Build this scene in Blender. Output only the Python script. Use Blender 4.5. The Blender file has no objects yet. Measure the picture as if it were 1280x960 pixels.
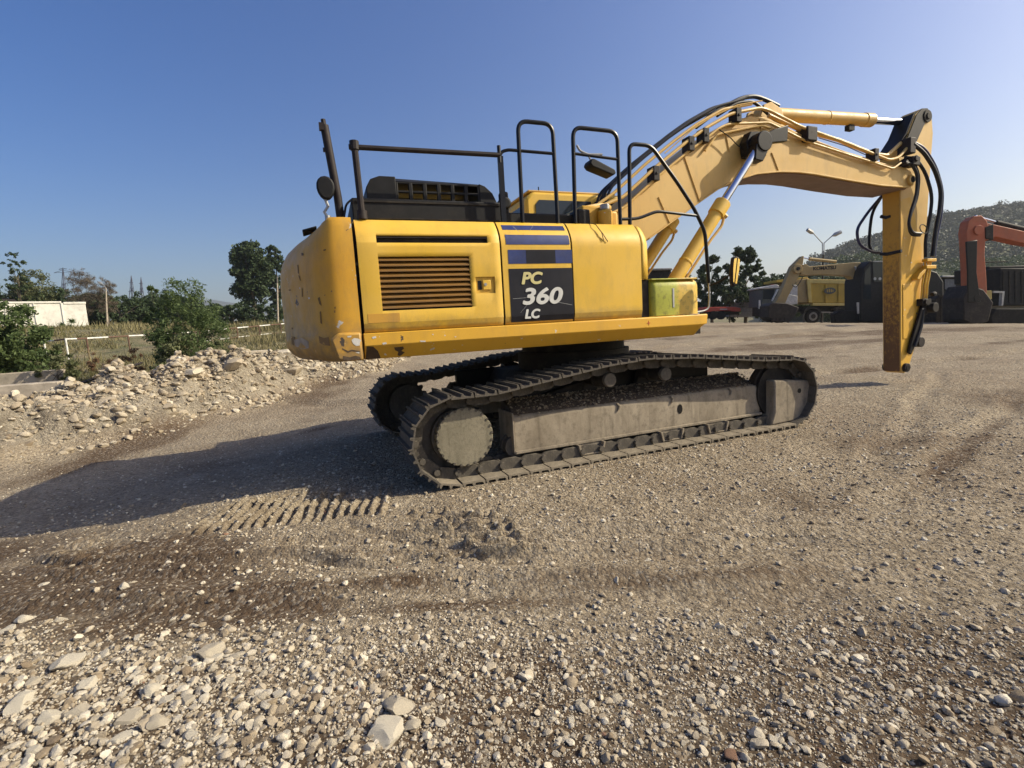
import bpy, math, random
import numpy as np
from mathutils import Matrix, Vector
R=math.radians
rng=np.random.default_rng(7); random.seed(7)
SC=bpy.context.scene; COL=SC.collection
# ------------------------------------------------------------------ camera
CX,CY,CH=-.8208,-6.5115,1.397
PITCH,ROLL,FPX=.1149,.0588,620.
cd=bpy.data.cameras.new('camera'); cam=bpy.data.objects.new('camera',cd); COL.objects.link(cam); SC.camera=cam
cd.sensor_width=36; cd.lens=FPX/1280*36; cd.clip_start=.05; cd.clip_end=9000
cam.matrix_world=Matrix.Translation((CX,CY,CH))@Matrix.Rotation(math.pi/2-PITCH,4,'X')@Matrix.Rotation(-ROLL,4,'Z')
# ------------------------------------------------------------------ world + sun
SUN_EL=R(35); SUN_AZ=R(91)      # azimuth clockwise from +Y
w=bpy.data.worlds.new('World'); SC.world=w; w.use_nodes=True
nt=w.node_tree; bg=nt.nodes['Background']
sky=nt.nodes.new('ShaderNodeTexSky'); sky.sky_type='NISHITA'; sky.sun_disc=False
sky.sun_elevation=SUN_EL; sky.sun_rotation=SUN_AZ; sky.air_density=1.0; sky.dust_density=3.2; sky.ozone_density=2.0
hs=nt.nodes.new('ShaderNodeHueSaturation'); hs.inputs['Saturation'].default_value=1.45; hs.inputs['Hue'].default_value=.514; nt.links.new(sky.outputs[0],hs.inputs['Color']); nt.links.new(hs.outputs[0],bg.inputs[0]); bg.inputs[1].default_value=.12
sd=bpy.data.lights.new('sun','SUN'); sd.energy=5.0; sd.angle=R(.5); sd.color=(1,.90,.70)
so=bpy.data.objects.new('sun',sd); COL.objects.link(so)
sdir=Vector((math.sin(SUN_AZ)*math.cos(SUN_EL),math.cos(SUN_AZ)*math.cos(SUN_EL),math.sin(SUN_EL)))
so.rotation_euler=sdir.to_track_quat('Z','Y').to_euler(); so.location=(40,0,40)
SC.view_settings.view_transform='Standard'; SC.view_settings.look='None'; SC.view_settings.exposure=.35; SC.view_settings.gamma=1
# ------------------------------------------------------------------ helpers
U=Matrix.Rotation(.3545,4,'Z'); C=Matrix.Rotation(.3815,4,'Z'); I=Matrix.Identity(4)
def ray(px,py):
    u0,v0=px-640,py-480; c,s=math.cos(ROLL),math.sin(ROLL)
    u=u0*c-v0*s; v=u0*s+v0*c; x,y,z=u/FPX,1,-v/FPX
    return Vector((x,y*math.cos(PITCH)+z*math.sin(PITCH),z*math.cos(PITCH)-y*math.sin(PITCH)))
def at(px,py,d):                # the point d metres in front of the viewpoint
    r=ray(px,py); t=d/r.y; return Vector((CX+r.x*t,CY+d,CH+r.z*t))
def H(a,b): 
    h=(a*374761393+b*668265263)&0xffffffff; h=((h^(h>>13))*1274126177)&0xffffffff; return ((h^(h>>16))&0xffff)/65535.
def vnoise(x,y,seed=0):
    x=np.asarray(x,float)+seed*17.3; y=np.asarray(y,float)+seed*9.1
    xi=np.floor(x).astype(np.int64); yi=np.floor(y).astype(np.int64); fx=x-xi; fy=y-yi
    fx=fx*fx*(3-2*fx); fy=fy*fy*(3-2*fy)
    a=H(xi,yi);b=H(xi+1,yi);c=H(xi,yi+1);d=H(xi+1,yi+1)
    return (a*(1-fx)+b*fx)*(1-fy)+(c*(1-fx)+d*fx)*fy
def fbm(x,y,o=4,seed=0):
    s=0;a=.5;f=1.
    for i in range(o): s=s+a*(vnoise(x*f,y*f,seed+i*3)-.5); a*=.5; f*=2.03
    return s
def ss(a,b,x): t=np.clip((np.asarray(x,float)-a)/(b-a),0,1); return t*t*(3-2*t)
class MB:
    def __init__(s): s.v=[];s.f=[]
    def add(s,v,f):
        o=len(s.v); s.v+= [tuple(p) for p in v]; s.f+=[tuple(i+o for i in q) for q in f]; return s
    def box(s,x0,x1,y0,y1,z0,z1):
        return s.add([(x,y,z) for x in (x0,x1) for y in (y0,y1) for z in (z0,z1)],[(0,1,3,2),(4,6,7,5),(0,4,5,1),(2,3,7,6),(0,2,6,4),(1,5,7,3)])
    def prism(s,pts,a,b,ax='y'):
        n=len(pts)
        def m(p,t): return {'y':(p[0],t,p[1]),'x':(t,p[0],p[1]),'z':(p[0],p[1],t)}[ax]
        v=[m(p,a) for p in pts]+[m(p,b) for p in pts]
        return s.add(v,[tuple(range(n)),tuple(range(2*n-1,n-1,-1))]+[(i,i+n,(i+1)%n+n,(i+1)%n) for i in range(n)])
    def cyl(s,p0,p1,r,seg=16,r2=None):
        p0=Vector(p0);p1=Vector(p1);d=(p1-p0).normalized(); q=d.to_track_quat('Z','Y'); r2=r if r2 is None else r2
        v=[];n=seg
        for p,rr in ((p0,r),(p1,r2)):
            for i in range(n): a=2*math.pi*i/n; v.append(p+q@Vector((rr*math.cos(a),rr*math.sin(a),0)))
        return s.add(v,[tuple(range(n-1,-1,-1)),tuple(range(n,2*n))]+[(i,(i+1)%n,(i+1)%n+n,i+n) for i in range(n)])
    def tube(s,path,r,seg=8,fil=0,k=4):
        P=[Vector(p) for p in path]
        if fil:
            Q=[P[0]]
            for i in range(1,len(P)-1):
                a=(P[i-1]-P[i]);b=(P[i+1]-P[i]); f=min(fil,a.length*.45,b.length*.45); A=P[i]+a.normalized()*f;B=P[i]+b.normalized()*f
                for j in range(k+1): t=j/k; Q.append(A*(1-t)**2+P[i]*2*t*(1-t)+B*t*t)
            Q.append(P[-1]); P=Q
        v=[];n=len(P); up=None
        for i,p in enumerate(P):
            d=(P[min(i+1,n-1)]-P[max(i-1,0)]).normalized()
            if up is None: up=d.orthogonal().normalized()
            up=(up-d*up.dot(d)).normalized(); sd_=d.cross(up)
            for j in range(seg): a=2*math.pi*j/seg; v.append(p+(up*math.cos(a)+sd_*math.sin(a))*(r[i] if isinstance(r,(list,tuple)) else r))
        f=[(i*seg+j,i*seg+(j+1)%seg,(i+1)*seg+(j+1)%seg,(i+1)*seg+j) for i in range(n-1) for j in range(seg)]
        f+=[tuple(range(seg-1,-1,-1)),tuple(range((n-1)*seg,n*seg))]
        return s.add(v,f)
    def mesh(s,name,mat,M=I,smooth=35,recalc=True):
        me=bpy.data.meshes.new(name); me.from_pydata([tuple(M@Vector(p)) for p in s.v],[],s.f)
        if recalc:
            import bmesh
            b=bmesh.new(); b.from_mesh(me); bmesh.ops.recalc_face_normals(b,faces=b.faces); b.to_mesh(me); b.free()
        if smooth: me.shade_smooth(); me.set_sharp_from_angle(angle=R(smooth))
        if mat: me.materials.append(mat)
        return me
    def build(s,name,mat,parent=None,M=I,bev=0,smooth=35):
        o=bpy.data.objects.new(name,s.mesh(name,mat,M,smooth)); COL.objects.link(o); o.parent=parent
        if bev:
            m=o.modifiers.new('bevel','BEVEL'); m.width=bev; m.segments=2; m.limit_method='ANGLE'; m.angle_limit=R(30); m.harden_normals=False
        return o
def arc(cx,cz,r,a0,a1,n=10): return [(cx+r*math.cos(R(a0+(a1-a0)*i/n)),cz+r*math.sin(R(a0+(a1-a0)*i/n))) for i in range(n+1)]
def tag(o,label=None,cat=None,group=None,kind=None):
    if label:o['label']=label
    if cat:o['category']=cat
    if group:o['group']=group
    if kind:o['kind']=kind
    return o
def empty(name,loc,label=None,cat=None,group=None):
    o=bpy.data.objects.new(name,None); COL.objects.link(o); o.location=loc; o.empty_display_size=.3
    return tag(o,label,cat,group)
def inst(name,me,parent,M):
    o=bpy.data.objects.new(name,me); COL.objects.link(o); o.parent=parent; o.matrix_basis=M; return o
def npmesh(name,V,F,mat,attrs={},smooth=True,sharp=0):
    """V (n,3), F (m,k) arrays"""
    me=bpy.data.meshes.new(name); V=np.ascontiguousarray(V,np.float32); F=np.ascontiguousarray(F,np.int32); k=F.shape[1]
    me.vertices.add(len(V)); me.vertices.foreach_set('co',V.ravel())
    me.loops.add(F.size); me.loops.foreach_set('vertex_index',F.ravel())
    me.polygons.add(len(F)); me.polygons.foreach_set('loop_start',np.arange(0,F.size,k,dtype=np.int32))
    me.update(calc_edges=True)
    me.polygons.foreach_set('use_smooth',np.full(len(F),bool(smooth)))
    for n,a in attrs.items():
        at_=me.attributes.new(n,'FLOAT','POINT'); at_.data.foreach_set('value',np.ascontiguousarray(a,np.float32))
    if mat: me.materials.append(mat)
    me.validate()
    if sharp: me.set_sharp_from_angle(angle=R(sharp))
    return me
def npobj(name,V,F,mat,parent=None,**k):
    o=bpy.data.objects.new(name,npmesh(name,V,F,mat,**k)); COL.objects.link(o); o.parent=parent; return o
# ------------------------------------------------------------------ materials
class NT:
    def __init__(s,name):
        s.m=bpy.data.materials.new(name); s.m.use_nodes=True; s.t=s.m.node_tree; s.b=s.t.nodes['Principled BSDF']; s.co=s.t.nodes.new('ShaderNodeTexCoord')
    def n(s,t,**k):
        o=s.t.nodes.new(t)
        for a,b in k.items():
            if a.startswith('i_'): o.inputs[int(a[2:]) if a[2:].isdigit() else a[2:]].default_value=b
            else: setattr(o,a,b)
        return o
    def l(s,a,b): s.t.links.new(a,b)
    def noise(s,scale,detail=4,rough=.6,vec=None,sc=None):
        o=s.n('ShaderNodeTexNoise'); o.inputs['Scale'].default_value=scale; o.inputs['Detail'].default_value=detail; o.inputs['Roughness'].default_value=rough
        v=vec or s.co.outputs['Object']
        if sc:
            mp=s.n('ShaderNodeMapping'); mp.inputs['Scale'].default_value=sc; s.l(v,mp.inputs[0]); v=mp.outputs[0]
        s.l(v,o.inputs['Vector']); return o.outputs['Fac']
    def ramp(s,f,*st):
        r=s.n('ShaderNodeValToRGB'); e=r.color_ramp.elements
        while len(e)<len(st): e.new(.5)
        for q,(p,c) in zip(e,st): q.position=p; q.color=(*c,1) if isinstance(c,(tuple,list)) else (c,c,c,1)
        s.l(f,r.inputs[0]); return r.outputs[0]
    def mix(s,f,a,b,mode='MIX'):
        m=s.n('ShaderNodeMix',data_type='RGBA',blend_type=mode)
        for v,i in ((f,0),(a,6),(b,7)):
            if isinstance(v,(int,float)): m.inputs[i].default_value=v
            elif isinstance(v,(tuple,list)): m.inputs[i].default_value=(*v,1)
            else: s.l(v,m.inputs[i])
        return m.outputs[2]
    def attr(s,n): a=s.n('ShaderNodeAttribute',attribute_name=n); return a.outputs['Fac']
    def bump(s,h,st=.3,d=.01):
        b=s.n('ShaderNodeBump'); b.inputs['Strength'].default_value=st; b.inputs['Distance'].default_value=d; s.l(h,b.inputs['Height']); s.l(b.outputs[0],s.b.inputs['Normal'])
    def fin(s,col,rough=.5,metal=0,spec=.5):
        for v,n in ((col,'Base Color'),(rough,'Roughness'),(metal,'Metallic'),(spec,'Specular IOR Level')):
            if isinstance(v,(int,float)): s.b.inputs[n].default_value=v
            elif isinstance(v,(tuple,list)): s.b.inputs[n].default_value=(*v,1)
            else: s.l(v,s.b.inputs[n])
        return s.m
def paint(name,base,fade,dirt=(.16,.12,.07),dirtamt=.35,chips=0.,rough=.48,low=None):
    t=NT(name); n1=t.noise(1.3,3); c=t.mix(t.ramp(n1,(.35,0.),(.7,1.)),base,fade)
    n2=t.noise(6,6,.7,sc=(1,1,.35)); c=t.mix(t.ramp(n2,(.5,0.),(.85,dirtamt)),c,dirt)
    n4=t.noise(45,4,.7); c=t.mix(t.ramp(n4,(.55,0.),(.8,.18)),c,tuple(x*.55 for x in base))
    if low:   # grime that collects at the foot of the panel
        sp=t.n('ShaderNodeSeparateXYZ'); t.l(t.co.outputs['Object'],sp.inputs[0])
        mr=t.n('ShaderNodeMapRange'); mr.inputs[1].default_value=low[0]; mr.inputs[2].default_value=low[1]; mr.inputs[3].default_value=1; mr.inputs[4].default_value=0; t.l(sp.outputs[2],mr.inputs[0])
        n5=t.noise(9,6,.7); mu=t.n('ShaderNodeMath',operation='MULTIPLY'); t.l(mr.outputs[0],mu.inputs[0]); t.l(n5,mu.inputs[1])
        c=t.mix(t.ramp(mu.outputs[0],(.16,0.),(.42,low[2])),c,dirt)
    if chips:
        n3=t.noise(11,5,.55); c=t.mix(t.ramp(n3,(.70-chips*.08,0.),(.715-chips*.08,1.)),c,(.55,.52,.45))
        n6=t.noise(7,5,.6,sc=(1.2,1,1.1)); c=t.mix(t.ramp(n6,(.71-chips*.07,0.),(.725-chips*.07,1.)),c,(.06,.045,.035))
    t.bump(t.noise(70,3),.05,.002)
    rr=t.ramp(t.noise(8,4),(.3,rough-.08),(.8,rough+.2))
    return t.fin(c,rr)
Y1=(.70,.425,.028)
M_yel=paint('yellow_paint',Y1,(.73,.46,.075),low=(1.4,1.62,.5))
M_cw=paint('yellow_paint_weathered',(.60,.30,.018),(.60,.33,.03),dirtamt=.5,chips=.3,low=(1.1,1.75,.75))
M_skirt=paint('yellow_paint_saturated',(.66,.37,.03),(.62,.34,.03),chips=.2,dirtamt=.3)
M_boom=paint('yellow_paint_faded',(.63,.405,.115),(.57,.345,.08),dirtamt=.4,rough=.5)
M_under=paint('shaded_underside',(.26,.17,.12),(.2,.13,.1),dirtamt=.5,rough=.7)  # brown that puts the shade under the boom into the colour
def rusty():
    t=NT('rust_streaked_yellow'); n=t.noise(24,6,.7,sc=(1,1,.6)); n2=t.noise(4,4,.6,sc=(1,1,.6))
    sp=t.n('ShaderNodeSeparateXYZ'); t.l(t.co.outputs['Object'],sp.inputs[0])
    mr=t.n('ShaderNodeMapRange'); mr.inputs[1].default_value=.2; mr.inputs[2].default_value=2.9; mr.inputs[3].default_value=.34; mr.inputs[4].default_value=-.16; t.l(sp.outputs[2],mr.inputs[0])
    a=t.n('ShaderNodeMath',operation='ADD'); t.l(n,a.inputs[0]); t.l(mr.outputs[0],a.inputs[1])
    c=t.mix(t.ramp(a.outputs[0],(.45,0.),(.72,1.)),(.56,.30,.035),(.16,.075,.025)); c=t.mix(t.ramp(n2,(.5,0.),(.8,.35)),c,(.32,.17,.04))
    t.bump(n,.2,.004); return t.fin(c,.62)
M_rusty=rusty()
def simple(name,c,rough=.5,metal=0,var=.35,sc=8,dirt=(.2,.17,.12),da=.3,bump=.1,spec=.5):
    t=NT(name); n=t.noise(sc,5,.65); col=t.mix(t.ramp(n,(.3,0.),(.75,1.)),tuple(x*(1-var) for x in c),tuple(min(1,x*(1+var*.6)) for x in c))
    n2=t.noise(sc*.6+2,5,.7); col=t.mix(t.ramp(n2,(.5,0.),(.8,da)),col,dirt)
    if bump: t.bump(t.noise(sc*5,4),bump,.004)
    return t.fin(col,rough,metal,.22 if max(c)<.03 and rough>.3 else spec)
M_blk=simple('black_paint',(.009,.010,.014),.34,da=.03)
M_blkm=simple('matt_black_plastic',(.014,.014,.015),.6,da=.08)
M_rubber=simple('rubber',(.018,.019,.025),.45,da=.1,bump=0)
M_hoseblue=simple('blue_hose',(.02,.025,.09),.4,da=.05,bump=0)
M_dark=simple('dark_steel',(.024,.021,.019),.7,da=.2)
M_grease_shade=simple('grease_shade_black',(.011,.010,.010),.4,da=.06)  # black for grease, also for shade painted in holes and gaps
M_brown=simple('brown_primer_steel',(.026,.020,.020),.6,da=.12)
M_chrome=simple('chrome',(.55,.58,.66),.14,1,var=.05,da=0,bump=0)
M_galv=simple('galvanised_steel',(.42,.42,.41),.5,.6,da=.2)
M_glass=simple('dark_window_glass',(.02,.026,.032),.08,0,var=.1,da=.05,bump=0)
def mud(name,a,b,c,sc=5):
    t=NT(name); n=t.noise(sc,7,.7,sc=(1,1,.5)); n2=t.noise(sc*5,6,.75); col=t.mix(t.ramp(n,(.35,0.),(.65,1.)),a,b); col=t.mix(t.ramp(n2,(.5,0.),(.75,.7)),col,c)
    n3=t.noise(16,4,.6,sc=(1,1,.1)); col=t.mix(t.ramp(n3,(.52,0.),(.75,.6)),col,tuple(x*.45 for x in a))
    t.bump(n2,.35,.01); return t.fin(col,.85,spec=.2)
M_trk=mud('track_steel',(.075,.066,.055),(.12,.105,.085),(.19,.165,.13),6)
M_shoebr=mud('tan_track_shoe',(.19,.16,.12),(.28,.24,.18),(.13,.11,.085),7)  # lighter tan copy for shoes on the bottom run
M_frame=mud('mud_caked_steel',(.20,.165,.12),(.33,.28,.21),(.085,.07,.052),3)
M_hub=mud('dried_mud',(.19,.17,.12),(.26,.23,.165),(.10,.09,.065),7)
M_mud_shade=mud('shade_dark_dirt',(.085,.065,.046),(.06,.046,.035),(.13,.10,.075),12)  # dirt darkened so its colour carries the shade above the frame
# ------------------------------------------------------------------ terrain
def pw(x,xs,ys): return np.interp(x,xs,ys)
RUTS=[((-4.6,-3.05),(-1.6,-3.65),.045,.03),((5,3.5),(12,5),.2,.05),((2.2,-2.4),(7.5,3.0),.12,.03),((-4.2,-3.45),(1.2,-3.72),.09,.035),((-2.6,-3.25),(1.0,-3.42),.07,.03),((-4.5,-3.9),(.9,-4.15),.12,.03),((-2.2,-2.95),(-1.0,-3.55),.05,.02),
      ((1.5,-3.4),(6.5,.5),.12,.03),((3.0,-3.2),(9,1.5),.15,.04),((-9,6),(-3,3.4),.2,.05),((4,7),(22,9),.3,.05),((2,10),(18,15),.3,.06),((4,14),(30,22),.4,.08)]
def seg(x,y,a,b):
    dx,dy=b[0]-a[0],b[1]-a[1]; L2=dx*dx+dy*dy; t=np.clip(((x-a[0])*dx+(y-a[1])*dy)/L2,0,1); wx=.06*np.sin(x*2.3+a[1]*3)+.03*np.sin(x*6.1)
    return ((x-a[0])*(-dy)+(y-a[1])*dx)/math.sqrt(L2)+wx, t, np.hypot(x-a[0]-t*dx,y-a[1]-t*dy)
def macro(x,y):
    x=np.asarray(x,float); y=np.asarray(y,float); dep=y-CY; r=np.hypot(x-CX,dep)
    w_=ss(8,36,r)*ss(-6,10,dep)
    full=1.33-.0588*(np.clip(x,-70,70)-CX)+.0097*np.clip(dep,0,150)
    z=(full-.38*ss(-8,-24,x))*w_
    z=z-.17*ss(-3.2,-5.5,x)*(1-w_)*ss(9,3,y)
    return z
def berm(x,y):
    # bank of broken rubble running away from the viewer on the left
    cl=pw(y,[-8,-1,1.5,3.5,6,9,13],[-10.2,-9.6,-8.95,-8.25,-7.4,-6.2,-4.9]); wd=pw(y,[-8,0,4,9,13],[1.1,1.1,1.1,1.0,.6])*(1+.5*fbm(y*.9,x*.2,3,71)); hh=pw(y,[-8,-1,2,5,8,11,13.5],[.7,.8,.9,.95,.8,.55,0])
    d=(x-cl)/wd
    return np.where(y<13.5,hh*np.exp(-np.abs(d)**2.6),0)*(1+1.0*fbm(x*.9,y*.9,3,5))
def meso(x,y):
    r=np.hypot(x-CX,y-CY); z=.06*fbm(x*.7,y*.7,4,11)*ss(.5,3,r)+.034*fbm(x*4,y*4,5,2)+.014*fbm(x*17,y*17,3,19)
    for a,b,wd,dp in RUTS:
        d,t,dd=seg(x,y,a,b); e=np.exp(-(d/wd)**2)*(dd<wd*4)*ss(0,.06,t)*ss(1,.94,t)
        rim=np.exp(-((d-wd*1.7)/(wd*.7))**2)*(dd<wd*5)*ss(0,.06,t)*ss(1,.94,t)
        z=z-dp*e+dp*.6*rim
    # cleat marks pressed by the tracks
    def patch(cx,cy,ang,la,lb,pitch,amp):
        c,s=math.cos(ang),math.sin(ang); u=(x-cx)*c+(y-cy)*s; v=-(x-cx)*s+(y-cy)*c
        m=ss(la,la*.8,np.abs(u))*ss(lb,lb*.75,np.abs(v)); return m*amp*np.sin(2*math.pi*u/pitch+.9*np.sin(v*5)+2.2*fbm(x*5,y*5,3,88))*ss(.25,.55,vnoise(x*3.3,y*3.3,44)+.25*vnoise(x*9,y*9,45))*(.3+1.3*vnoise(x*5,y*5,4))+.035*m*fbm(x*9,y*9,3,66)
    z=z+patch(-2.65,-2.48,.12,.82,.42,.085,.026)
    u_=(y+3.2)*.995+(x+1.2)*.1; m2=ss(.50,.36,np.abs(u_))*ss(.42,.30,np.abs(x+1.2+.25*(y+3.2))); cl_=vnoise(x*19,y*19,91)
    z=z+m2*(.062*np.maximum(0,np.sin(2*math.pi*u_/.115+1.2*fbm(x*3,y*3,2,92)))**.7*ss(.25,.7,cl_)-.012)
    u3=(x+4.0)*.6+(y+3.05)*.8; v3=-(x+4.0)*.8+(y+3.05)*.6; z=z+ss(.6,.4,np.abs(v3))*ss(.25,.15,np.abs(u3))*.022*np.maximum(0,np.sin(2*math.pi*v3/.13+fbm(x*4,y*4,2,93)*2))*ss(.2,.6,vnoise(x*15,y*15,94))
    # mound beside the camera in the lower corners
    z=z+.07*np.exp(-(((x+1.55)/.9)**2+((y+5.1)/.42)**2))+.05*np.exp(-(((x-.9)/1.2)**2+((y+5.2)/.4)**2))
    return z
def ground_z(x,y):
    b=berm(np.asarray(x,float),np.asarray(y,float)); q=fbm(np.asarray(x)*1.9,np.asarray(y)*1.9,5,21)
    return macro(x,y)+meso(np.asarray(x,float),np.asarray(y,float))*(1-ss(.1,.4,b)*.3)+b*(1+1.15*q)+ss(.05,.3,b)*.10*fbm(np.asarray(x)*11,np.asarray(y)*11,3,23)+ss(.05,.3,b)*.26*np.abs(fbm(np.asarray(x)*4.7,np.asarray(y)*4.7,4,22))
def gz(x,y): return float(ground_z(np.array([x]),np.array([y]))[0])
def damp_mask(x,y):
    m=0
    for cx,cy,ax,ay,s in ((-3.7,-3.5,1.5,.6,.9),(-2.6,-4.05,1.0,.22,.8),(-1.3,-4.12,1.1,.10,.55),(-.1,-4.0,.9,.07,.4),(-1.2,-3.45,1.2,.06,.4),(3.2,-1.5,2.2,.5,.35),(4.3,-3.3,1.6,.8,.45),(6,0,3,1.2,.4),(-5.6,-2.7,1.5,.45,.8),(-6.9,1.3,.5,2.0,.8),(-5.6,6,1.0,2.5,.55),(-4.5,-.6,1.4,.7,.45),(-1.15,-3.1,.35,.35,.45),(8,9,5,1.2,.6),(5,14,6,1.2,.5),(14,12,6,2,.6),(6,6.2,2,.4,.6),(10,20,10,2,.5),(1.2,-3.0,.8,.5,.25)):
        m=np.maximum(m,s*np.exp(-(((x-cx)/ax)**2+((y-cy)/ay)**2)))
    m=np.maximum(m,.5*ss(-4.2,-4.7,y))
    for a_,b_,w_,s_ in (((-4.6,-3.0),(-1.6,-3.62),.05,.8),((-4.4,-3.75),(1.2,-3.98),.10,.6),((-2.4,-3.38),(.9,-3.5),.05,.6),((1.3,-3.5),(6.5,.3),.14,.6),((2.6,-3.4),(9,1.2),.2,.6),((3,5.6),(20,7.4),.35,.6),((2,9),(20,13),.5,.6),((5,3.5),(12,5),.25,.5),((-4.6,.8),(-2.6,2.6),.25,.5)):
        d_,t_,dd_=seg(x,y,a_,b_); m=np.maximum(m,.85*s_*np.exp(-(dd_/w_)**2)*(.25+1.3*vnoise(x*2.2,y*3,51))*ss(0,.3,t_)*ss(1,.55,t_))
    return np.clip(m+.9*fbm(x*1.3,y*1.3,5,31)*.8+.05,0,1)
# angular/radial fan of the ground sheet
ang=np.concatenate([np.linspace(-180,-68,40)[:-1],np.linspace(-68,68,700),np.linspace(68,180,40)[1:]])
rad=np.concatenate([[.25],np.geomspace(.8,2,100)[:-1],np.geomspace(2,6.5,330)[:-1],np.geomspace(6.5,26,190),np.geomspace(26.4,120,90)[1:],np.geomspace(130,6000,24)])
A,Rr=np.meshgrid(np.radians(ang),rad,indexing='ij'); GX=CX+Rr*np.sin(A); GY=CY+Rr*np.cos(A)
GZ=ground_z(GX,GY); far=ss(160,500,Rr); GZ=GZ*(1-far)+far*3.0
na,nr=A.shape; idx=np.arange(na*nr).reshape(na,nr)
F=np.stack([idx[:-1,:-1],idx[:-1,1:],idx[1:,1:],idx[1:,:-1]],-1).reshape(-1,4)
V=np.stack([GX,GY,GZ],-1).reshape(-1,3)
def veg_mask(x,y):
    d=y-CY
    left=ss(0,2,-x-(5.5+.05*d))*ss(10,16,d+(-x-8)*.35)
    return np.clip(left+ss(75,95,d),0,1)
def ground_mat():
    t=NT('gravel_ground'); da=t.attr('damp'); ve=t.attr('veg'); be=t.attr('rub')
    n1=t.noise(2.6,7,.75); n2=t.noise(24,8,.8); n3=t.noise(90,5,.75)
    base=t.mix(t.ramp(n1,(.3,0.),(.7,1.)),(.31,.25,.17),(.49,.41,.295))
    base=t.mix(t.ramp(n2,(.44,0.),(.60,.85)),base,(.13,.098,.065)); base=t.mix(t.ramp(t.noise(.45,5,.7),(.46,0.),(.62,.6)),base,(.20,.15,.10))
    base=t.mix(t.ramp(n3,(.56,0.),(.68,.8)),base,(.56,.48,.36))
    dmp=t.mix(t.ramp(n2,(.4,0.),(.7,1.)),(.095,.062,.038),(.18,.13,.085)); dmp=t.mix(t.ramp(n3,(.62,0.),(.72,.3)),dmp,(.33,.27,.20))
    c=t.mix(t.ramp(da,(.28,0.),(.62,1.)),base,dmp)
    c=t.mix(be,c,t.mix(t.ramp(t.noise(1.7,6,.75),(.42,0.),(.6,.75)),t.mix(t.ramp(n2,(.35,0.),(.6,1.)),(.22,.19,.145),(.37,.325,.25)),(.12,.098,.072)))  # dark noise patches in the rubble colour imitate shaded hollows
    n4=t.noise(1.1,7,.7); g=t.mix(t.ramp(n4,(.4,0.),(.6,1.)),(.10,.11,.045),(.22,.18,.10)); c=t.mix(ve,c,g)
    vo=t.n('ShaderNodeTexVoronoi',feature='F1'); vo.inputs['Scale'].default_value=55; t.l(t.co.outputs['Object'],vo.inputs['Vector'])
    vo2=t.n('ShaderNodeTexVoronoi',feature='F1'); vo2.inputs['Scale'].default_value=22; t.l(t.co.outputs['Object'],vo2.inputs['Vector'])
    a=t.n('ShaderNodeMath',operation='MULTIPLY_ADD'); t.l(vo.outputs['Distance'],a.inputs[0]); a.inputs[1].default_value=-.55; t.l(n2,a.inputs[2])
    b=t.n('ShaderNodeMath',operation='MULTIPLY_ADD'); t.l(vo2.outputs['Distance'],b.inputs[0]); b.inputs[1].default_value=-.8; t.l(a.outputs[0],b.inputs[2])
    # single grains differ in tone
    gr=t.n('ShaderNodeSeparateColor'); t.l(vo.outputs['Color'],gr.inputs[0]); c=t.mix(t.ramp(gr.outputs[0],(.0,.35),(.45,0.)),c,(.16,.13,.10)); c=t.mix(t.ramp(gr.outputs[1],(.72,0.),(1.,.55)),c,(.50,.44,.35))
    t.bump(b.outputs[0],1.,.03); return t.fin(c,.95,spec=.15)
M_ground=ground_mat()
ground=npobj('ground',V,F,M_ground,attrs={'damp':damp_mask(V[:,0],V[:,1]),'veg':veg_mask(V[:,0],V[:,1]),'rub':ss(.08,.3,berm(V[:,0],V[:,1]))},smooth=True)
tag(ground,kind='structure')
# ------------------------------------------------------------------ stones
def ico(sub):
    import bmesh
    b=bmesh.new(); bmesh.ops.create_icosphere(b,subdivisions=sub,radius=1); v=np.array([p.co for p in b.verts]); f=np.array([[q.index for q in fc.verts] for fc in b.faces]); b.free(); return v,f
ICO1=ico(1); ICO2=ico(2); ICO3=ico(3)
def rockbase(sub,r):
    v,f=(ICO1,ICO2,ICO3)[sub-1]; v=v.copy()
    for _ in range(5+sub*3):
        n=r.normal(size=3); n/=np.linalg.norm(n); d=r.uniform(.45,.85) if sub<3 else r.uniform(.5,.88); k=v@n; v-=np.maximum(0,k-d)[:,None]*n
    v*=r.uniform(.88,1.12,size=(len(v),1)) if sub==1 else r.uniform(.95,1.05,size=(len(v),1)) if sub==2 else (1+.34*fbm(v[:,0]*2.1+r.uniform(0,99)+v[:,2],v[:,1]*2.1+v[:,2]*1.7,5,3)+.05*r.normal(size=len(v))*.5)[:,None]
    v*=np.array([1,r.uniform(.6,.95),r.uniform(.4,.75)]); return v/np.abs(v).max(),f
RB1=[rockbase(1,rng) for _ in range(14)]; RB2=[rockbase(2,rng) for _ in range(10)]
def stone_mat():
    t=NT('stone'); to=t.attr('tone'); n=t.noise(30,5,.7); n2=t.noise(120,3,.7)
    c=t.ramp(to,(0.,(.15,.11,.075)),(.3,(.30,.24,.165)),(.55,(.42,.36,.27)),(.93,(.64,.585,.475)),(1.,(.26,.15,.10)))
    c=t.mix(t.ramp(n,(.4,0.),(.7,.45)),c,(.2,.165,.12)); t.bump(t.noise(45,6,.75),.7,.012); return t.fin(c,.95,spec=.1)
M_stone=stone_mat()
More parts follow.
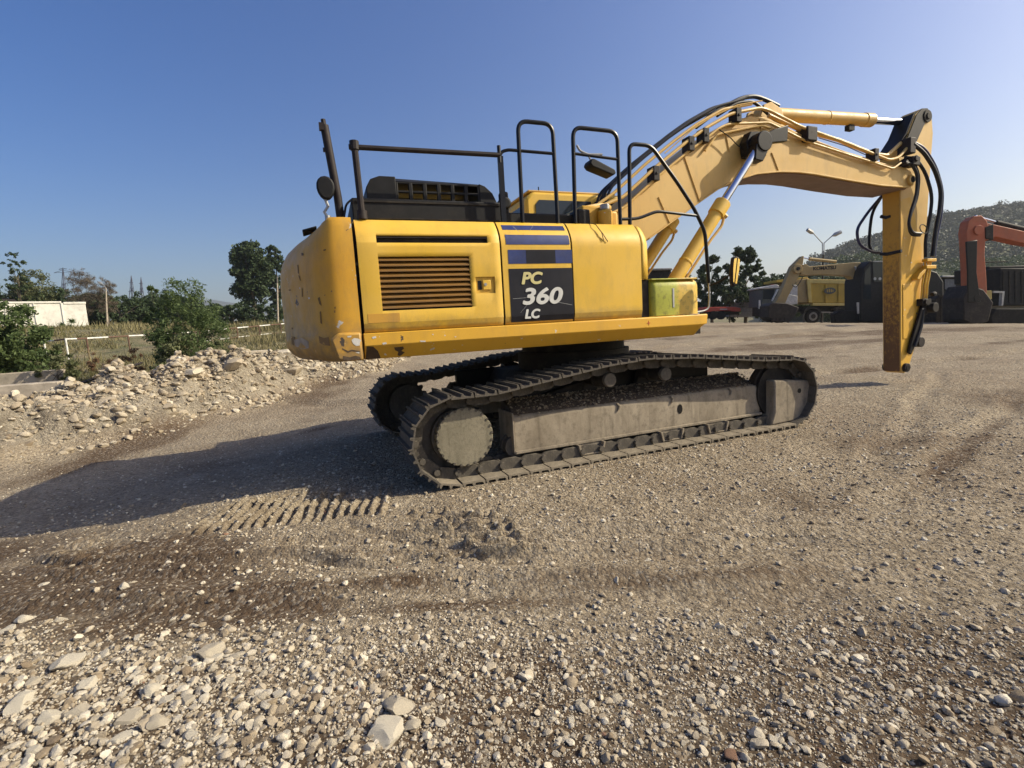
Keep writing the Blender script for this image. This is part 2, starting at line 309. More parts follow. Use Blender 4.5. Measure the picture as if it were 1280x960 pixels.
def scatter(name,px,py,s,parent,base,sink=.3,tone=None,flat=1.,zf=None,mat=None):
    n=len(px); z=(zf or ground_z)(px,py); kind=rng.integers(0,len(base),n); Vs=[];Fs=[];T=[];off=0
    tone=np.clip(rng.beta(2.6,1.7,n)*.97,0,.95) if tone is None else tone; tone=np.where(rng.random(n)<.002,1,tone)
    yaw=rng.uniform(0,6.283,n); tl=rng.normal(0,.28,n); tl2=rng.normal(0,.28,n)
    for k,(bv,bf) in enumerate(base):
        m=np.where(kind==k)[0]
        if not len(m): continue
        v=bv[None]*s[m,None,None]*np.array([1,1,flat])
        c,q=np.cos(tl[m])[:,None],np.sin(tl[m])[:,None]; x,y,zz=v[...,0],v[...,1],v[...,2]; y,zz=y*c-zz*q,y*q+zz*c
        c,q=np.cos(tl2[m])[:,None],np.sin(tl2[m])[:,None]; x,zz=x*c-zz*q,x*q+zz*c
        c,q=np.cos(yaw[m])[:,None],np.sin(yaw[m])[:,None]; x,y=x*c-y*q,x*q+y*c
        v=np.stack([x+px[m,None],y+py[m,None],zz+(z[m]+s[m]*sink*flat)[:,None]],-1).reshape(-1,3)
        f=(bf[None]+np.arange(len(m))[:,None,None]*len(bv)).reshape(-1,3)+off; off+=len(v)
        Vs.append(v);Fs.append(f);T.append(np.repeat(tone[m],len(bv)))
    V=np.concatenate(Vs);F=np.concatenate(Fs)
    return npobj(name,V,F,mat or M_stone,parent,attrs={'tone':np.concatenate(T)},smooth=len(base[0][0])>12,sharp=30 if len(base[0][0])>12 else 0)
def dens(x,y):
    d=damp_mask(x,y); near=ss(-4.15,-4.75,y+.05*x+.25*fbm(x*1.5,y*1.5,3,8)); n=ss(-.12,.2,fbm(x*.8,y*.8,4,41)+.1)
    return np.clip(.22+.35*n+.75*near,0,1)*(1-.72*ss(.3,.65,d)*(1-near))*(1-.7*ss(6,14,y-CY))
def on_machine(x,y):
    c,s=math.cos(.3815),math.sin(.3815); u=x*c+y*s; v=-x*s+y*c
    return (np.abs(u)<2.35)&(np.abs(np.abs(v)-1.3)<.36)
def gravel(N,smul,rmin,rmax,base,power,name,cap=.05):
    a=np.radians(rng.uniform(-62,62,N*3)); r=np.exp(rng.uniform(math.log(rmin),math.log(rmax),N*3)); x=CX+r*np.sin(a); y=CY+r*np.cos(a)
    b=berm(x,y); k=(rng.random(N*3)<dens(x,y))&(b<.12)&~on_machine(x,y)&(veg_mask(x,y)<.4); x,y,r=x[k][:N],y[k][:N],r[k][:N]
    s=smul*r*(1-rng.random(len(x)))**(-1/power); s=np.minimum(s,cap*(1+.6*(ss(-4.2,-4.9,y)))*(1-.55*ss(5,9,r))); 
    return x,y,s
GR=gravel(46000,.0015,1.1,24,RB1,2.7,'gravel',.022)
# medium stones crowding the foreground
def strip(N,x0,x1,y0,y1,smin,power,cap):
    x=rng.uniform(x0,x1,N);y=rng.uniform(y0,y1,N); k=rng.random(N)<np.clip(ss(-4.1,-4.7,y+.05*x+.3*fbm(x*1.5,y*1.5,3,8))*(.75+.9*fbm(x*1.2+4,y*1.2,3,77)+.35*ss(.5,-1.5,x)),0,1)
    x,y=x[k],y[k]; s=np.minimum(smin*(1-rng.random(len(x)))**(-1/power),cap); return x,y,s
x,y,s=strip(62000,-5.5,3.4,-5.6,-4.0,.0048,2.3,.026); s=s*(1-.3*ss(-1.9,-.9,x)); x,y,s=np.concatenate([GR[0],x]),np.concatenate([GR[1],y]),np.concatenate([GR[2],s]); big=s>.0075*np.hypot(x-CX,y-CY)
for m_,bs in ((~big,RB1),(big,RB2)): tag(scatter('gravel',x[m_],y[m_],s[m_],ground,bs,sink=.18),kind='stuff')
# stones one can pick out: each its own object, sharing meshes
stone_me=[]
for i in range(12):
    v,f=rockbase(3,rng)
    for t_ in (0,1,2):
        stone_me.append(npmesh('stone',v,f,M_stone,attrs={'tone':np.full(len(v),(.5,.72,.9)[t_])},sharp=28))
red_me=npmesh('stone',*rockbase(2,rng),M_stone,attrs={'tone':np.full(42,1.)})
def put_stone(x,y,s,parent,flat=1,me=None,sink=.15,zf=gz,yaw=None):
    M=Matrix.Translation((x,y,zf(x,y)+s*sink))@Matrix.Rotation(random.uniform(0,6.28) if yaw is None else yaw,4,'Z')@Matrix.Rotation(random.gauss(0,.22),4,'X')@Matrix.Diagonal((s,s,s*flat,1))
    return inst('stone',me or random.choice(stone_me),parent,M)
def gp(px,py): r=ray(px,py); t=CH/-r.z; return CX+r.x*t,CY+r.y*t
HERO=[(500,900,34),(488,938,40),(520,925,20),(325,925,17),(160,905,22),(200,915,26),(100,890,22),(60,900,22),(25,880,24),(110,855,18),(190,870,20),(235,885,14),(265,818,24),(85,826,26),(300,820,16),
 (30,765,15),(10,780,14),(8,802,10),(20,815,9),(75,770,9),(155,735,9),(232,765,9),(215,768,7),(210,880,14),(150,935,24),(45,945,18),(270,945,12),(380,850,9),(437,857,9),(410,873,8),(460,672,8),(612,920,12),
 (728,897,17),(770,880,15),(670,918,11),(551,922,17),(715,912,13),(780,905,9),(877,882,17),(940,800,9),(855,690,8),(925,681,8),(795,655,6),(1146,684,7),(1190,638,7),(1225,700,8),(1145,782,12),(1160,775,9),(1065,935,13),(968,940,20),(1010,870,9),
 (1215,845,13),(1240,880,14),(1190,910,14),(1100,830,8),(940,862,8),(1020,905,9),(880,925,12),(560,945,9),(640,930,8),(590,870,8),(350,880,11),(400,905,10),(440,940,12),(360,945,14),(240,935,14),(130,815,12),(40,850,14),
 (290,860,12),(330,850,9),(170,845,14),(220,840,10),(700,940,10),(830,945,12),(1130,900,10),(1250,930,14),(1060,860,9),(986,800,7),(1250,660,8),(800,940,11),(500,845,7),(480,800,7),(540,860,8)]
nst=0
for px,py,sz in HERO:
    x,y=gp(px,py); s=sz/FPX*(y-CY)*(.8 if px<380 or 470<px<530 else .62)
    put_stone(x,y,s,ground,flat=random.uniform(.55,.85) if sz>12 else .8,me=random.choice(stone_me[1::3]+stone_me[2::3])); nst+=1
for px,py,sz in ((915,958,13),(798,902,5),(352,876,5)): x,y=gp(px,py); put_stone(x,y,sz/FPX*(y-CY),ground,.5,red_me); nst+=1
while nst<285:
    px,py=random.uniform(0,1280),random.triangular(660,958,958)
    x,y=gp(px,py)
    if random.random()>float(dens(np.array([x]),np.array([y]))[0])*1.1: continue
    put_stone(x,y,(random.uniform(4.5,9) if px<420 and py>760 else random.uniform(3.6,6.5))/FPX*(y-CY),ground,random.uniform(.5,.9)); nst+=1
# rubble bank
n=0; BX=[]
xs=rng.uniform(-12,-3.6,120000); ys=rng.uniform(-3,13,120000); b=berm(xs,ys); k=(b>.03)&(rng.random(120000)<.25+b*.9); k2=rng.random(k.sum())<(.25+.75*ss(-.2,.2,fbm(xs[k]*.9,ys[k]*.9,3,61))); xs,ys,b=xs[k][k2][:34000],ys[k][k2][:34000],b[k][k2][:34000]
dd=np.hypot(xs-CX,ys-CY); s=np.minimum(.0019*dd*(1-rng.random(len(xs)))**(-1/2.3),.10)
rub=empty('rubble_bank',(-7.5,4,0)); tag(rub,kind='structure')
M_rub=M_stone
bg_=s>.045
for m_,bs in ((~bg_,RB1),(bg_,RB2)):
    o=scatter('rubble',xs[m_],ys[m_],s[m_],None,bs,sink=.05,tone=np.clip(rng.normal(.5,.14,m_.sum()),.1,.94)); o.parent=rub; o.matrix_parent_inverse=Matrix.Translation((7.5,-4,0)); tag(o,kind='stuff')
n=0
while n<230:
    x,y=random.uniform(-11,-4),random.uniform(-2,12.5); bb=float(berm(np.array([x]),np.array([y]))[0])
    if bb<.10 or random.random()>bb+.35: continue
    d=y-CY
    q=put_stone(x,y,random.uniform(4.5,9)/FPX*d*(1.9 if random.random()<.10 else .8),None,random.uniform(.6,1),random.choice(stone_me[0::3]+stone_me[1::3]),sink=.0); q.parent=rub; q.matrix_parent_inverse=Matrix.Translation((7.5,-4,0)); n+=1
# ------------------------------------------------------------------ EXCAVATOR
ex=empty('excavator',(0,0,0),'large yellow crawler excavator with black lettered panel, no bucket, standing on the gravel','excavator')
def P(mb,name,mat,M=U,bev=0,parent=None,smooth=35): return mb.build(name,mat,parent or ex,M,bev,smooth)
# --- tracks
TP=[(-2.0,0),(1.98,0)]+arc(2.05,.43,.43,-80,82,12)+[(1.6,.885),(1.15,.935),(.6,.995),(0,1.03),(-.5,1.0),(-1.04,.93),(-1.68,.845)]+arc(-2.07,.425,.425,98,262,12)
def resample(P_,n):
    P_=[Vector((a,b)) for a,b in P_]; P_.append(P_[0]); L=[0]
    for i in range(1,len(P_)): L.append(L[-1]+(P_[i]-P_[i-1]).length)
    out=[]
    for k in range(n):
        t=L[-1]*k/n; i=max(j for j in range(len(L)-1) if L[j]<=t); out.append(P_[i].lerp(P_[i+1],(t-L[i])/max(1e-9,L[i+1]-L[i])))
    return out,L[-1]
NS=50
def shoe_mesh(mat):
    pr=[(-.104,-.048),(.100,-.048),(.106,-.040),(.104,-.002),(.094,0),(.084,-.030),(.016,-.032),(.007,-.004),(-.007,-.004),(-.016,-.032),(-.076,-.032),(-.084,-.002),(-.096,-.002),(-.104,-.036)]
    return MB().prism(pr,-.3,.3).mesh('track_shoe',mat,smooth=20)
lk=MB()
for s_ in (-1,1):
    lk.prism([(-.118,-.075),(-.09,-.05),(.09,-.05),(.118,-.075),(.112,-.125),(.06,-.15),(-.06,-.15),(-.112,-.125)],s_*.10-.02,s_*.10+.02)
lk.cyl((-.1,-.155,-.1),(-.1,.155,-.1),.03,8)
lk_me=lk.mesh('track_link',M_trk); 
sh_top=shoe_mesh(M_trk); sh_bot=shoe_mesh(M_shoebr)
pts,TL=resample(TP,NS*4)
for side in (-1,1):
    for k in range(NS):
        p=pts[(k*4+1)%(NS*4)]; a=pts[(k*4-1)%(NS*4)]; b_=pts[(k*4+3)%(NS*4)]; d=(b_-a).normalized()
        # local x along the loop, local z outward
        ang_=math.atan2(d.y,d.x); M=C@Matrix.Translation((p.x,side*1.3,p.y))@Matrix.Rotation(-ang_,4,'Y')@Matrix.Rotation(math.pi,4,'X')
        o=inst('track_shoe',sh_bot if p.y<.03 else sh_top,ex,M); inst('track_link',lk_me,o,I)
    y=side*1.3; o_=side
    # track frame
    prof=[(1.36*o_,.17),(1.36*o_,.49),(1.345*o_,.525),(1.31*o_,.54),(.98*o_,.56),(.98*o_,.17)]
    P(MB().prism([(1.325*o_,.541),(1.27*o_,.565),(1.08*o_,.655),(.98*o_,.655),(.98*o_,.541)],-1.42,1.70,'x'),'shade_toned_dirt',M_mud_shade,C,.01)
    fr=P(MB().prism(prof,-1.44,1.78,'x'),'track_frame',M_frame,C,.012)
    P(MB().box(-1.44,1.79,min(1.36*o_,1.385*o_),max(1.36*o_,1.385*o_),.165,.195),'frame_ledge',M_frame,C,.006,fr)
    P(MB().box(-1.455,-1.437,min(1.0*o_,1.375*o_),max(1.0*o_,1.375*o_),.17,.57),'end_plate',M_frame,C,.006,fr)
    # dirt heaped on the frame, toned dark to carry the shade there
    q=rng.uniform(-1.4,1.75,1500); yy=rng.uniform(1.0,1.33,1500); zz=np.interp(yy,[.98,1.1,1.28,1.335],[.66,.66,.56,.53]); c_,s_=math.cos(.3815),math.sin(.3815); yy=yy*o_
    dobj=scatter('dirt',q*c_-yy*s_,q*s_+yy*c_,np.minimum(.006*(1-rng.random(1500))**(-1/2.),.018),fr,RB1,sink=.1,tone=rng.uniform(.0,.4,1500),zf=lambda a,b,zz=zz:zz); tag(dobj,kind='stuff')
    ho=MB(); ho.prism([(.57+.035*math.cos(t)+0,.375+.055*math.sin(t)) for t in np.linspace(0,6.28,13)[:-1]],1.352*o_,1.3635*o_); P(ho,'hole_shade_disc',M_grease_shade,C,0,fr)  # raised dark disc stands in for the shade inside a hole
    for bx_ in (-.25,.45,1.3):
        P(MB().tube([(bx_,1.352*o_,.535),(bx_+.02,1.37*o_,.50),(bx_+.005,1.368*o_,.46)],.012,6),'weld_lug',M_frame,C,0,fr)
    yk=P(MB().prism([(1.86,.585),(2.44,.535),(2.47,.50),(2.47,.24),(2.30,.06),(1.80,.045),(1.86,.2)],1.26*o_,1.50*o_),'idler_yoke',M_frame,C,.02)
    P(MB().cyl((2.27,1.48*o_,.42),(2.27,1.5035*o_,.42),.03,12),'yoke_hole_shade',M_grease_shade,C,0,yk)  # dark disc imitates the shaded inside of the hole
    P(MB().box(1.78,1.88,min(1.0*o_,1.33*o_),max(1.0*o_,1.33*o_),.1,.56),'gap_shade_block',M_dark,C)  # dark block put in the gap behind the yoke as its shade
    # idler
    idl=P(MB().cyl((2.05,1.22*o_,.43),(2.05,1.38*o_,.43),.33,36).cyl((2.05,1.26*o_,.43),(2.05,1.34*o_,.43),.365,36).cyl((2.05,1.18*o_,.43),(2.05,1.41*o_,.43),.10,16),'idler_wheel',M_dark,C)
    # sprocket with teeth
    sp=MB(); tp=[]
    for i in range(88): a_=2*math.pi*i/88; tp.append((-2.05+(.37 if i%4 in(0,1) else .325)*math.cos(a_),.425+(.37 if i%4 in(0,1) else .325)*math.sin(a_)))
    sp.prism(tp,1.27*o_,1.33*o_).cyl((-2.0,1.1*o_,.43),(-2.0,1.40*o_,.43),.255,32); sp=P(sp,'drive_sprocket',M_trk,C)
    hb=MB(); hp=[]
    for i in range(144): a_=2*math.pi*i/144; rr=.268-(.012 if i%6==0 else 0); hp.append((-1.965+rr*math.cos(a_),.43+rr*math.sin(a_)))
    hb.prism(hp,1.40*o_,1.485*o_); hub=P(hb,'hub_cover',M_hub,C,.006,sp,smooth=20)
    bo=MB()
    for i in range(24): a_=2*math.pi*(i+.18)/24; bo.cyl((-1.965+.257*math.cos(a_),1.43*o_,.43+.257*math.sin(a_)),(-1.965+.257*math.cos(a_),1.492*o_,.43+.257*math.sin(a_)),.012,6)
    P(bo,'hub_bolts',M_trk,C,0,sp)
    for i in range(9):
        x_=-1.42+i*.385
        rl=MB().cyl((x_,1.10*o_,.235),(x_,1.335*o_,.235),.06,14).cyl((x_,1.16*o_,.235),(x_,1.325*o_,.235),.088,18).cyl((x_,1.18*o_,.235),(x_,1.215*o_,.235),.105,18).cyl((x_,1.30*o_,.235),(x_,1.33*o_,.235),.105,18)
        P(rl,'track_roller',M_trk,C)
    for x_ in (-.40,.30):
        cr=P(MB().cyl((x_,1.05*o_,.80),(x_,1.43*o_,.80),.075,20).cyl((x_,1.22*o_,.80),(x_,1.26*o_,.80),.095,20),'carrier_roller',M_dark,C)
        P(MB().cyl((x_,1.43*o_,.80),(x_,1.475*o_,.80),.072,24),'roller_cap',M_trk,C,.006,cr)
        P(MB().prism([(x_-.09,.64),(x_+.09,.64),(x_+.05,.80),(x_-.05,.80)],1.0*o_,1.06*o_),'roller_bracket',M_dark,C)
    for x_ in (-.62,.40,1.05):
        gd=MB().box(x_-.15,x_+.15,min(1.36*o_,1.375*o_),max(1.36*o_,1.375*o_),.12,.165)
        for q_ in (-.15,.15): gd.prism([(x_+q_-.012,.17),(x_+q_+.012,.17),(x_+q_*.8+.012,.06),(x_+q_*.8-.012,.06)],1.28*o_,1.44*o_)
        gd.box(x_-.12,x_+.12,min(1.30*o_,1.43*o_),max(1.30*o_,1.43*o_),.055,.07)
        P(gd,'track_guard',M_frame,C,.004)
for s_ in (-1,1): P(MB().box(-1.35,1.35,min(s_*.90,s_*.97),max(s_*.90,s_*.97),.5,.84),'gap_shade_plate',M_grease_shade,C,.01)  # dark plates added so the gap above the frame looks shaded
# --- centre frame and swing ring
cf=MB().prism([(-1.0,.5),(1.0,.5),(.8,.85),(-.8,.85)],-.85,.85)
for s1 in (-1,1):
    for s2 in (-1,1): cf.prism([(s1*.35,.45),(s1*1.25,.40),(s1*1.15,.62),(s1*.35,.8)] if s1>0 else [(s1*1.25,.40),(s1*.35,.45),(s1*.35,.8),(s1*1.15,.62)],min(s2*.5,s2*1.05),max(s2*.5,s2*1.05))
P(cf,'centre_frame',M_dark,C,.02)
P(MB().cyl((0,0,.84),(0,0,1.06),.72,48).cyl((0,0,1.05),(0,0,1.2),.66,48),'swing_ring',M_dark,C)
# --- upper structure
cwo=[(-2.735,-1.49),(-2.80,-1.49),(-2.88,-1.488),(-2.935,-1.475),(-2.99,-1.44),(-3.04,-1.385),(-3.09,-1.31)]
for i in range(1,9): t_=i/8; yv=-1.31*(1-t_); cwo.append((-3.09-.315*(1-(yv/1.31)**2),yv))
cwo+= [(x_,-y_) for x_,y_ in cwo[-2::-1]]
def cw_ring(z,ins,top=0):
    out=[]
    for x_,y_ in cwo:
        tf=float(ss(-2.86,-3.32,x_)); out.append((x_+ins*tf,y_*(1-ins*(.09+.30*tf)),z))
    return out
cw=MB(); lv=[(1.19,.16),(1.205,.10),(1.25,.04),(1.32,.0),(1.425,-.004),(1.43,.0),(1.9,0.),(2.05,.012),(2.14,.035),(2.22,.08),(2.29,.15),(2.34,.24),(2.365,.36)]
rings=[cw_ring(*l) for l in lv]; n_=len(cwo); vv=[p for r_ in rings for p in r_]; ff=[]
for i in range(len(rings)-1):
    for j in range(n_): ff.append((i*n_+j,i*n_+(j+1)%n_,(i+1)*n_+(j+1)%n_,(i+1)*n_+j))
ff+=[tuple(range(n_)),tuple(range((len(rings)-1)*n_+n_-1,(len(rings)-1)*n_-1,-1))]
cwobj=P(cw.add(vv,ff),'counterweight',M_cw,U,0,None,50)
P(MB().prism([(-2.94,1.20),(-2.76,1.19),(-2.74,1.19),(-2.74,1.425),(-2.92,1.43),(-2.985,1.38)],-1.512,-1.47),'lower_lip',M_cw,U,.02,cwobj)
P(MB().prism([(-3.12,2.325),(-3.0,2.362),(-3.0,2.38),(-3.12,2.345)],-1.02,-.80),'hatch_lid',M_blkm,U,.005,cwobj)
from mathutils.bvhtree import BVHTree
def surf_mark(ob,polys,mat,name='scrape'):
    bv=BVHTree.FromPolygons([v.co for v in ob.data.vertices],[p.vertices for p in ob.data.polygons])
    for pl in polys:
        v=[]
        for px,py in pl:
            h_=bv.ray_cast(Vector((CX,CY,CH)),ray(px,py).normalized())
            if h_[0] is None: break
            v.append(h_[0]+h_[1].normalized()*(.0035 if h_[1].dot(ray(px,py))<0 else -.0035))
        if len(v)==len(pl): MB().add(v,[tuple(range(len(v)))]).build(name,mat,ob,I,0)
C3=lambda L:[[(340+a/4,260+b/4) for a,b in l] for l in L]
M_scr=simple('dark_scrape',(.20,.11,.025),.7,sc=20,da=.2); M_grm=paint('brown_grime',(.26,.15,.05),(.20,.11,.035),dirtamt=.6,rough=.7)
surf_mark(cwobj,C3([[(147,225),(158,226),(160,236),(151,240)],[(257,209),(270,205),(271,212),(259,216)],[(129,285),(133,285),(135,330),(131,325)],[(133,335),(140,340),(146,365),(141,362)],[(150,400),(154,402),(156,446),(151,444)],[(85,408),(96,407),(96,413),(86,414)],[(230,450),(240,445),(250,490),(238,480)],[(240,520),(246,515),(252,580),(244,575)],[(312,495),(320,493),(318,505),(313,506)],[(311,512),(318,512),(317,524),(311,523)],[(100,598),(106,598),(106,606),(100,606)],[(98,640),(118,645),(114,690),(100,680)]]),M_scr)
surf_mark(cwobj,C3([[(112,660),(150,648),(185,668),(186,700),(150,706),(118,690)]]),simple('chalky_scuff',(.40,.33,.25),.8),'scuff')
surf_mark(cwobj,C3([[(120,700),(150,715),(190,720),(260,690),(285,700),(300,735),(290,760),(180,762),(140,745)],[(235,640),(262,650),(285,645),(292,690),(262,685),(240,675)]]),M_grm,'grime')
# core body
P(MB().prism([(-2.74,1.215),(-.35,1.215),(-.35,2.33),(-2.74,2.33)],-1.38,1.4),'engine_bay',M_dark,U,.01)
P(MB().box(-.35,.05,-1.38,-.62,1.215,2.33),'fuel_tank',M_yel,U,.02)
P(MB().box(-.36,.86,-1.40,1.4,1.20,1.36),'deck_frame',M_dark,U)
P(MB().box(-2.72,-.3,-1.36,1.36,1.19,1.214),'belly_plate',M_dark,U)
P(MB().box(-2.70,-.40,-1.22,1.38,2.331,2.364),'top_cover',M_yel,U,.01)
# skirt
sk=MB(); secs=[(-2.722,0,0),(.76,0,0),(.84,.03,.07),(.885,.06,.14)]; vv=[];
for x_,iy,iz in secs: vv+=[(x_,-1.36,1.413),(x_,-1.492+iy*.3,1.413),(x_,-1.505+iy*.3,1.405),(x_,-1.505+iy*.5,1.305),(x_,-1.41,1.19+iz),(x_,-1.36,1.19+iz)]
ff=[]
for i in range(3): ff+=[(i*6+j,i*6+(j+1)%6,(i+1)*6+(j+1)%6,(i+1)*6+j) for j in range(6)]
ff+=[tuple(range(6)),tuple(range(23,17,-1))]
skobj=P(sk.add(vv,ff),'side_skirt',M_skirt,U,.006,None,25)
M_star=simple('red_mark',(.62,.12,.03),.6,da=0)
st=[];
for i in range(8): a_=i*math.pi/4; r_=.026 if i%2==0 else .007; st.append((.105+r_*math.cos(a_),1.352+r_*math.sin(a_)))
P(MB().prism(st,-1.5075,-1.504),'star_mark',M_star,U,0,skobj)
M_slat=paint('shaded_slat_paint',(.24,.115,.018),(.17,.085,.018),dirtamt=.5,rough=.6)  # slat yellow darkened to paint in the shade between louvres
def ysk(z): return -1.505 if z>=1.305 else -1.505+.095*(1.305-z)/.115
M_worn=simple('worn_primer_patch',(.075,.045,.022),.7,sc=20,da=.3); M_chip=simple('bare_filler',(.60,.58,.52),.7,da=.2)
def chip(pts,mat,par,lip=False):
    v=[(x_,(-1.5135 if lip else ysk(max(z,1.192))-.0022),max(z,1.192)) for x_,z in pts]; return P(MB().add(v,[tuple(range(len(v)))]),'worn_patch' if mat is M_worn else 'paint_chip',mat,U,0,par)
chip([(-2.705,1.304),(-2.652,1.298),(-2.614,1.259),(-2.594,1.206),(-2.589,1.19),(-2.717,1.19)],M_worn,skobj)
chip([(-2.48,1.28),(-2.404,1.283),(-2.394,1.264),(-2.416,1.245),(-2.386,1.23),(-2.41,1.21),(-2.428,1.199),(-2.449,1.208),(-2.442,1.238),(-2.469,1.254)],M_worn,skobj)
for c_ in ([(-2.656,1.38),(-2.623,1.386),(-2.621,1.369),(-2.652,1.364)],[(-2.576,1.325),(-2.545,1.33),(-2.539,1.315),(-2.571,1.31)],[(-2.259,1.325),(-2.208,1.32),(-2.212,1.309),(-2.252,1.312)],[(-2.15,1.372),(-2.135,1.376),(-2.137,1.362)],[(-1.95,1.34),(-1.93,1.342),(-1.94,1.33)]): chip(c_,M_chip,skobj)
for c_ in ([(-2.821,1.365),(-2.80,1.380),(-2.769,1.374),(-2.745,1.359),(-2.756,1.341),(-2.762,1.315),(-2.79,1.314),(-2.812,1.335)],[(-2.853,1.4),(-2.817,1.401),(-2.823,1.388),(-2.85,1.387)],[(-2.80,1.26),(-2.765,1.265),(-2.77,1.25)]): chip(c_,M_chip,cwobj,True)
chip([(-2.900,1.305),(-2.857,1.277),(-2.825,1.286),(-2.762,1.27),(-2.764,1.259),(-2.826,1.273),(-2.858,1.262),(-2.90,1.292)],M_worn,cwobj,True)
chip([(-2.90,1.24),(-2.85,1.225),(-2.80,1.235),(-2.764,1.22),(-2.764,1.2),(-2.90,1.2)],M_worn,cwobj,True)
# side panels with rounded shoulder
def yprof(z): 
    return -1.49+(.13*max(0,(z-2.12)/.245)**2.2) + (.02*max(0,(1.49-z)/.075) if z<1.49 else 0)
def panel(name,x0,x1,holes=(),mat=M_yel,ytop=-1.2):
    zs=sorted(set([1.418,1.455,1.488,1.492,1.6,1.8,2.0,2.08,2.12,2.16,2.2,2.24,2.28,2.31,2.335,2.355,2.365]+[h[2] for h in holes]+[h[3] for h in holes])); xs=sorted(set([x0,x1]+[h[0] for h in holes]+[h[1] for h in holes]))
    mb=MB(); nz=len(zs)+1; v=[]
    for x_ in xs: v+=[(x_,yprof(z),z) for z in zs]+[(x_,ytop,2.368)]
    f=[]
    for i in range(len(xs)-1):
        for j in range(nz-1):
            if j<nz-2 and any(h[0]-1e-6<=xs[i] and xs[i+1]<=h[1]+1e-6 and h[2]-1e-6<=zs[j] and zs[j+1]<=h[3]+1e-6 for h in holes): continue
            f.append((i*nz+j,(i+1)*nz+j,(i+1)*nz+j+1,i*nz+j+1))
    mb.add(v,f); me=mb.mesh(name,mat,U,40,recalc=False); o=bpy.data.objects.new(name,me); COL.objects.link(o); o.parent=ex
    s_=o.modifiers.new('thick','SOLIDIFY'); s_.thickness=.022; s_.offset=-1
    o.modifiers.new('normals','WEIGHTED_NORMAL').keep_sharp=True
    return o
LV=(-2.548,-1.76,1.592,2.04); SL=(-2.549,-1.578,2.154,2.219); LT=(-1.715,-1.533,1.71,1.857)
d1=panel('louvre_door',-2.708,-1.468,(LV,SL,LT))
P(MB().box(-2.56,-1.75,-1.44,-1.40,1.58,2.05),'louvre_back',M_grease_shade,U,0,d1)
for i in range(10):
    z=1.60+.044*i+.008
    P(MB().prism([(-1.488,z),(-1.488,z+.011),(-1.444,z+.046),(-1.444,z+.036)],-2.553,-1.756,'x'),'louvre_slat',M_slat,U,0,d1)
P(MB().box(-2.553,-1.575,-1.45,-1.42,2.145,2.225),'slot_back',M_dark,U,0,d1)
P(MB().box(-2.549,-1.578,-1.478,-1.455,2.196,2.204),'slot_lip',M_brown,U,0,d1)
P(MB().box(LT[0]-.003,LT[1]+.003,-1.468,-1.455,LT[2]-.003,LT[3]+.003),'latch_plate',M_yel,U,0,d1)
P(MB().box(-1.69,-1.655,-1.472,-1.465,1.745,1.825),'latch_slot',M_grease_shade,U,0,d1)
lt=P(MB().box(-1.645,-1.57,-1.482,-1.466,1.742,1.828),'latch_handle',M_yel,U,.004,d1)
P(MB().cyl((-1.622,-1.48,1.79),(-1.622,-1.487,1.79),.014,12),'lock',M_galv,U,0,d1)
M_stk=paint('faded_sticker',(.60,.33,.05),(.52,.27,.03),dirtamt=.6)
P(MB().box(-2.672,-2.41,-1.4925,-1.4895,1.495,1.57),'faded_sticker',M_stk,U,0,d1)
# striped panel
M_blue=simple('blue_stripe',(.020,.036,.15),.38,da=.15); M_navy=simple('black_blue_decal',(.018,.018,.024),.4,da=.05,sc=3)
d2=panel('lettered_panel',-1.450,-.748)
def decal(name,x0,x1,z0,z1,mat,par,n=5,off=.0025,skew=0):
    v=[];f=[]
    for i in range(n+1):
        z=z0+(z1-z0)*i/n; y_=yprof(z)-off; v+=[(x0,y_,z),(x1,y_,z),(x0,y_+.0015,z),(x1,y_+.0015,z)]
    for i in range(n): a=i*4; f+=[(a,a+1,a+5,a+4)]
    return P(MB().add(v,f),name,mat,U,0,par)
decal('blue_stripe',-1.412,-.775,2.282,2.332,M_blue,d2); decal('blue_stripe',-1.405,-.758,2.142,2.232,M_blue,d2)
decal('blue_stripe',-1.392,-.738,1.968,2.094,M_blue,d2)
decal('dark_stripe_patch',-1.215,-.915,1.970,2.092,M_navy,d2,off=.0035)
decal('black_decal',-1.395,-.742,1.505,1.924,M_navy,d2); decal('black_decal',-1.395,-.742,1.437,1.4885,M_navy,d2,2,.003); decal('black_decal',-1.395,-.742,1.4885,1.505,M_navy,d2,2,.003)
M_wht=simple('white_letter',(.62,.62,.58),.5,var=.1,da=.15); M_crm=simple('cream_letter',(.62,.55,.24),.5,var=.15,da=.2)
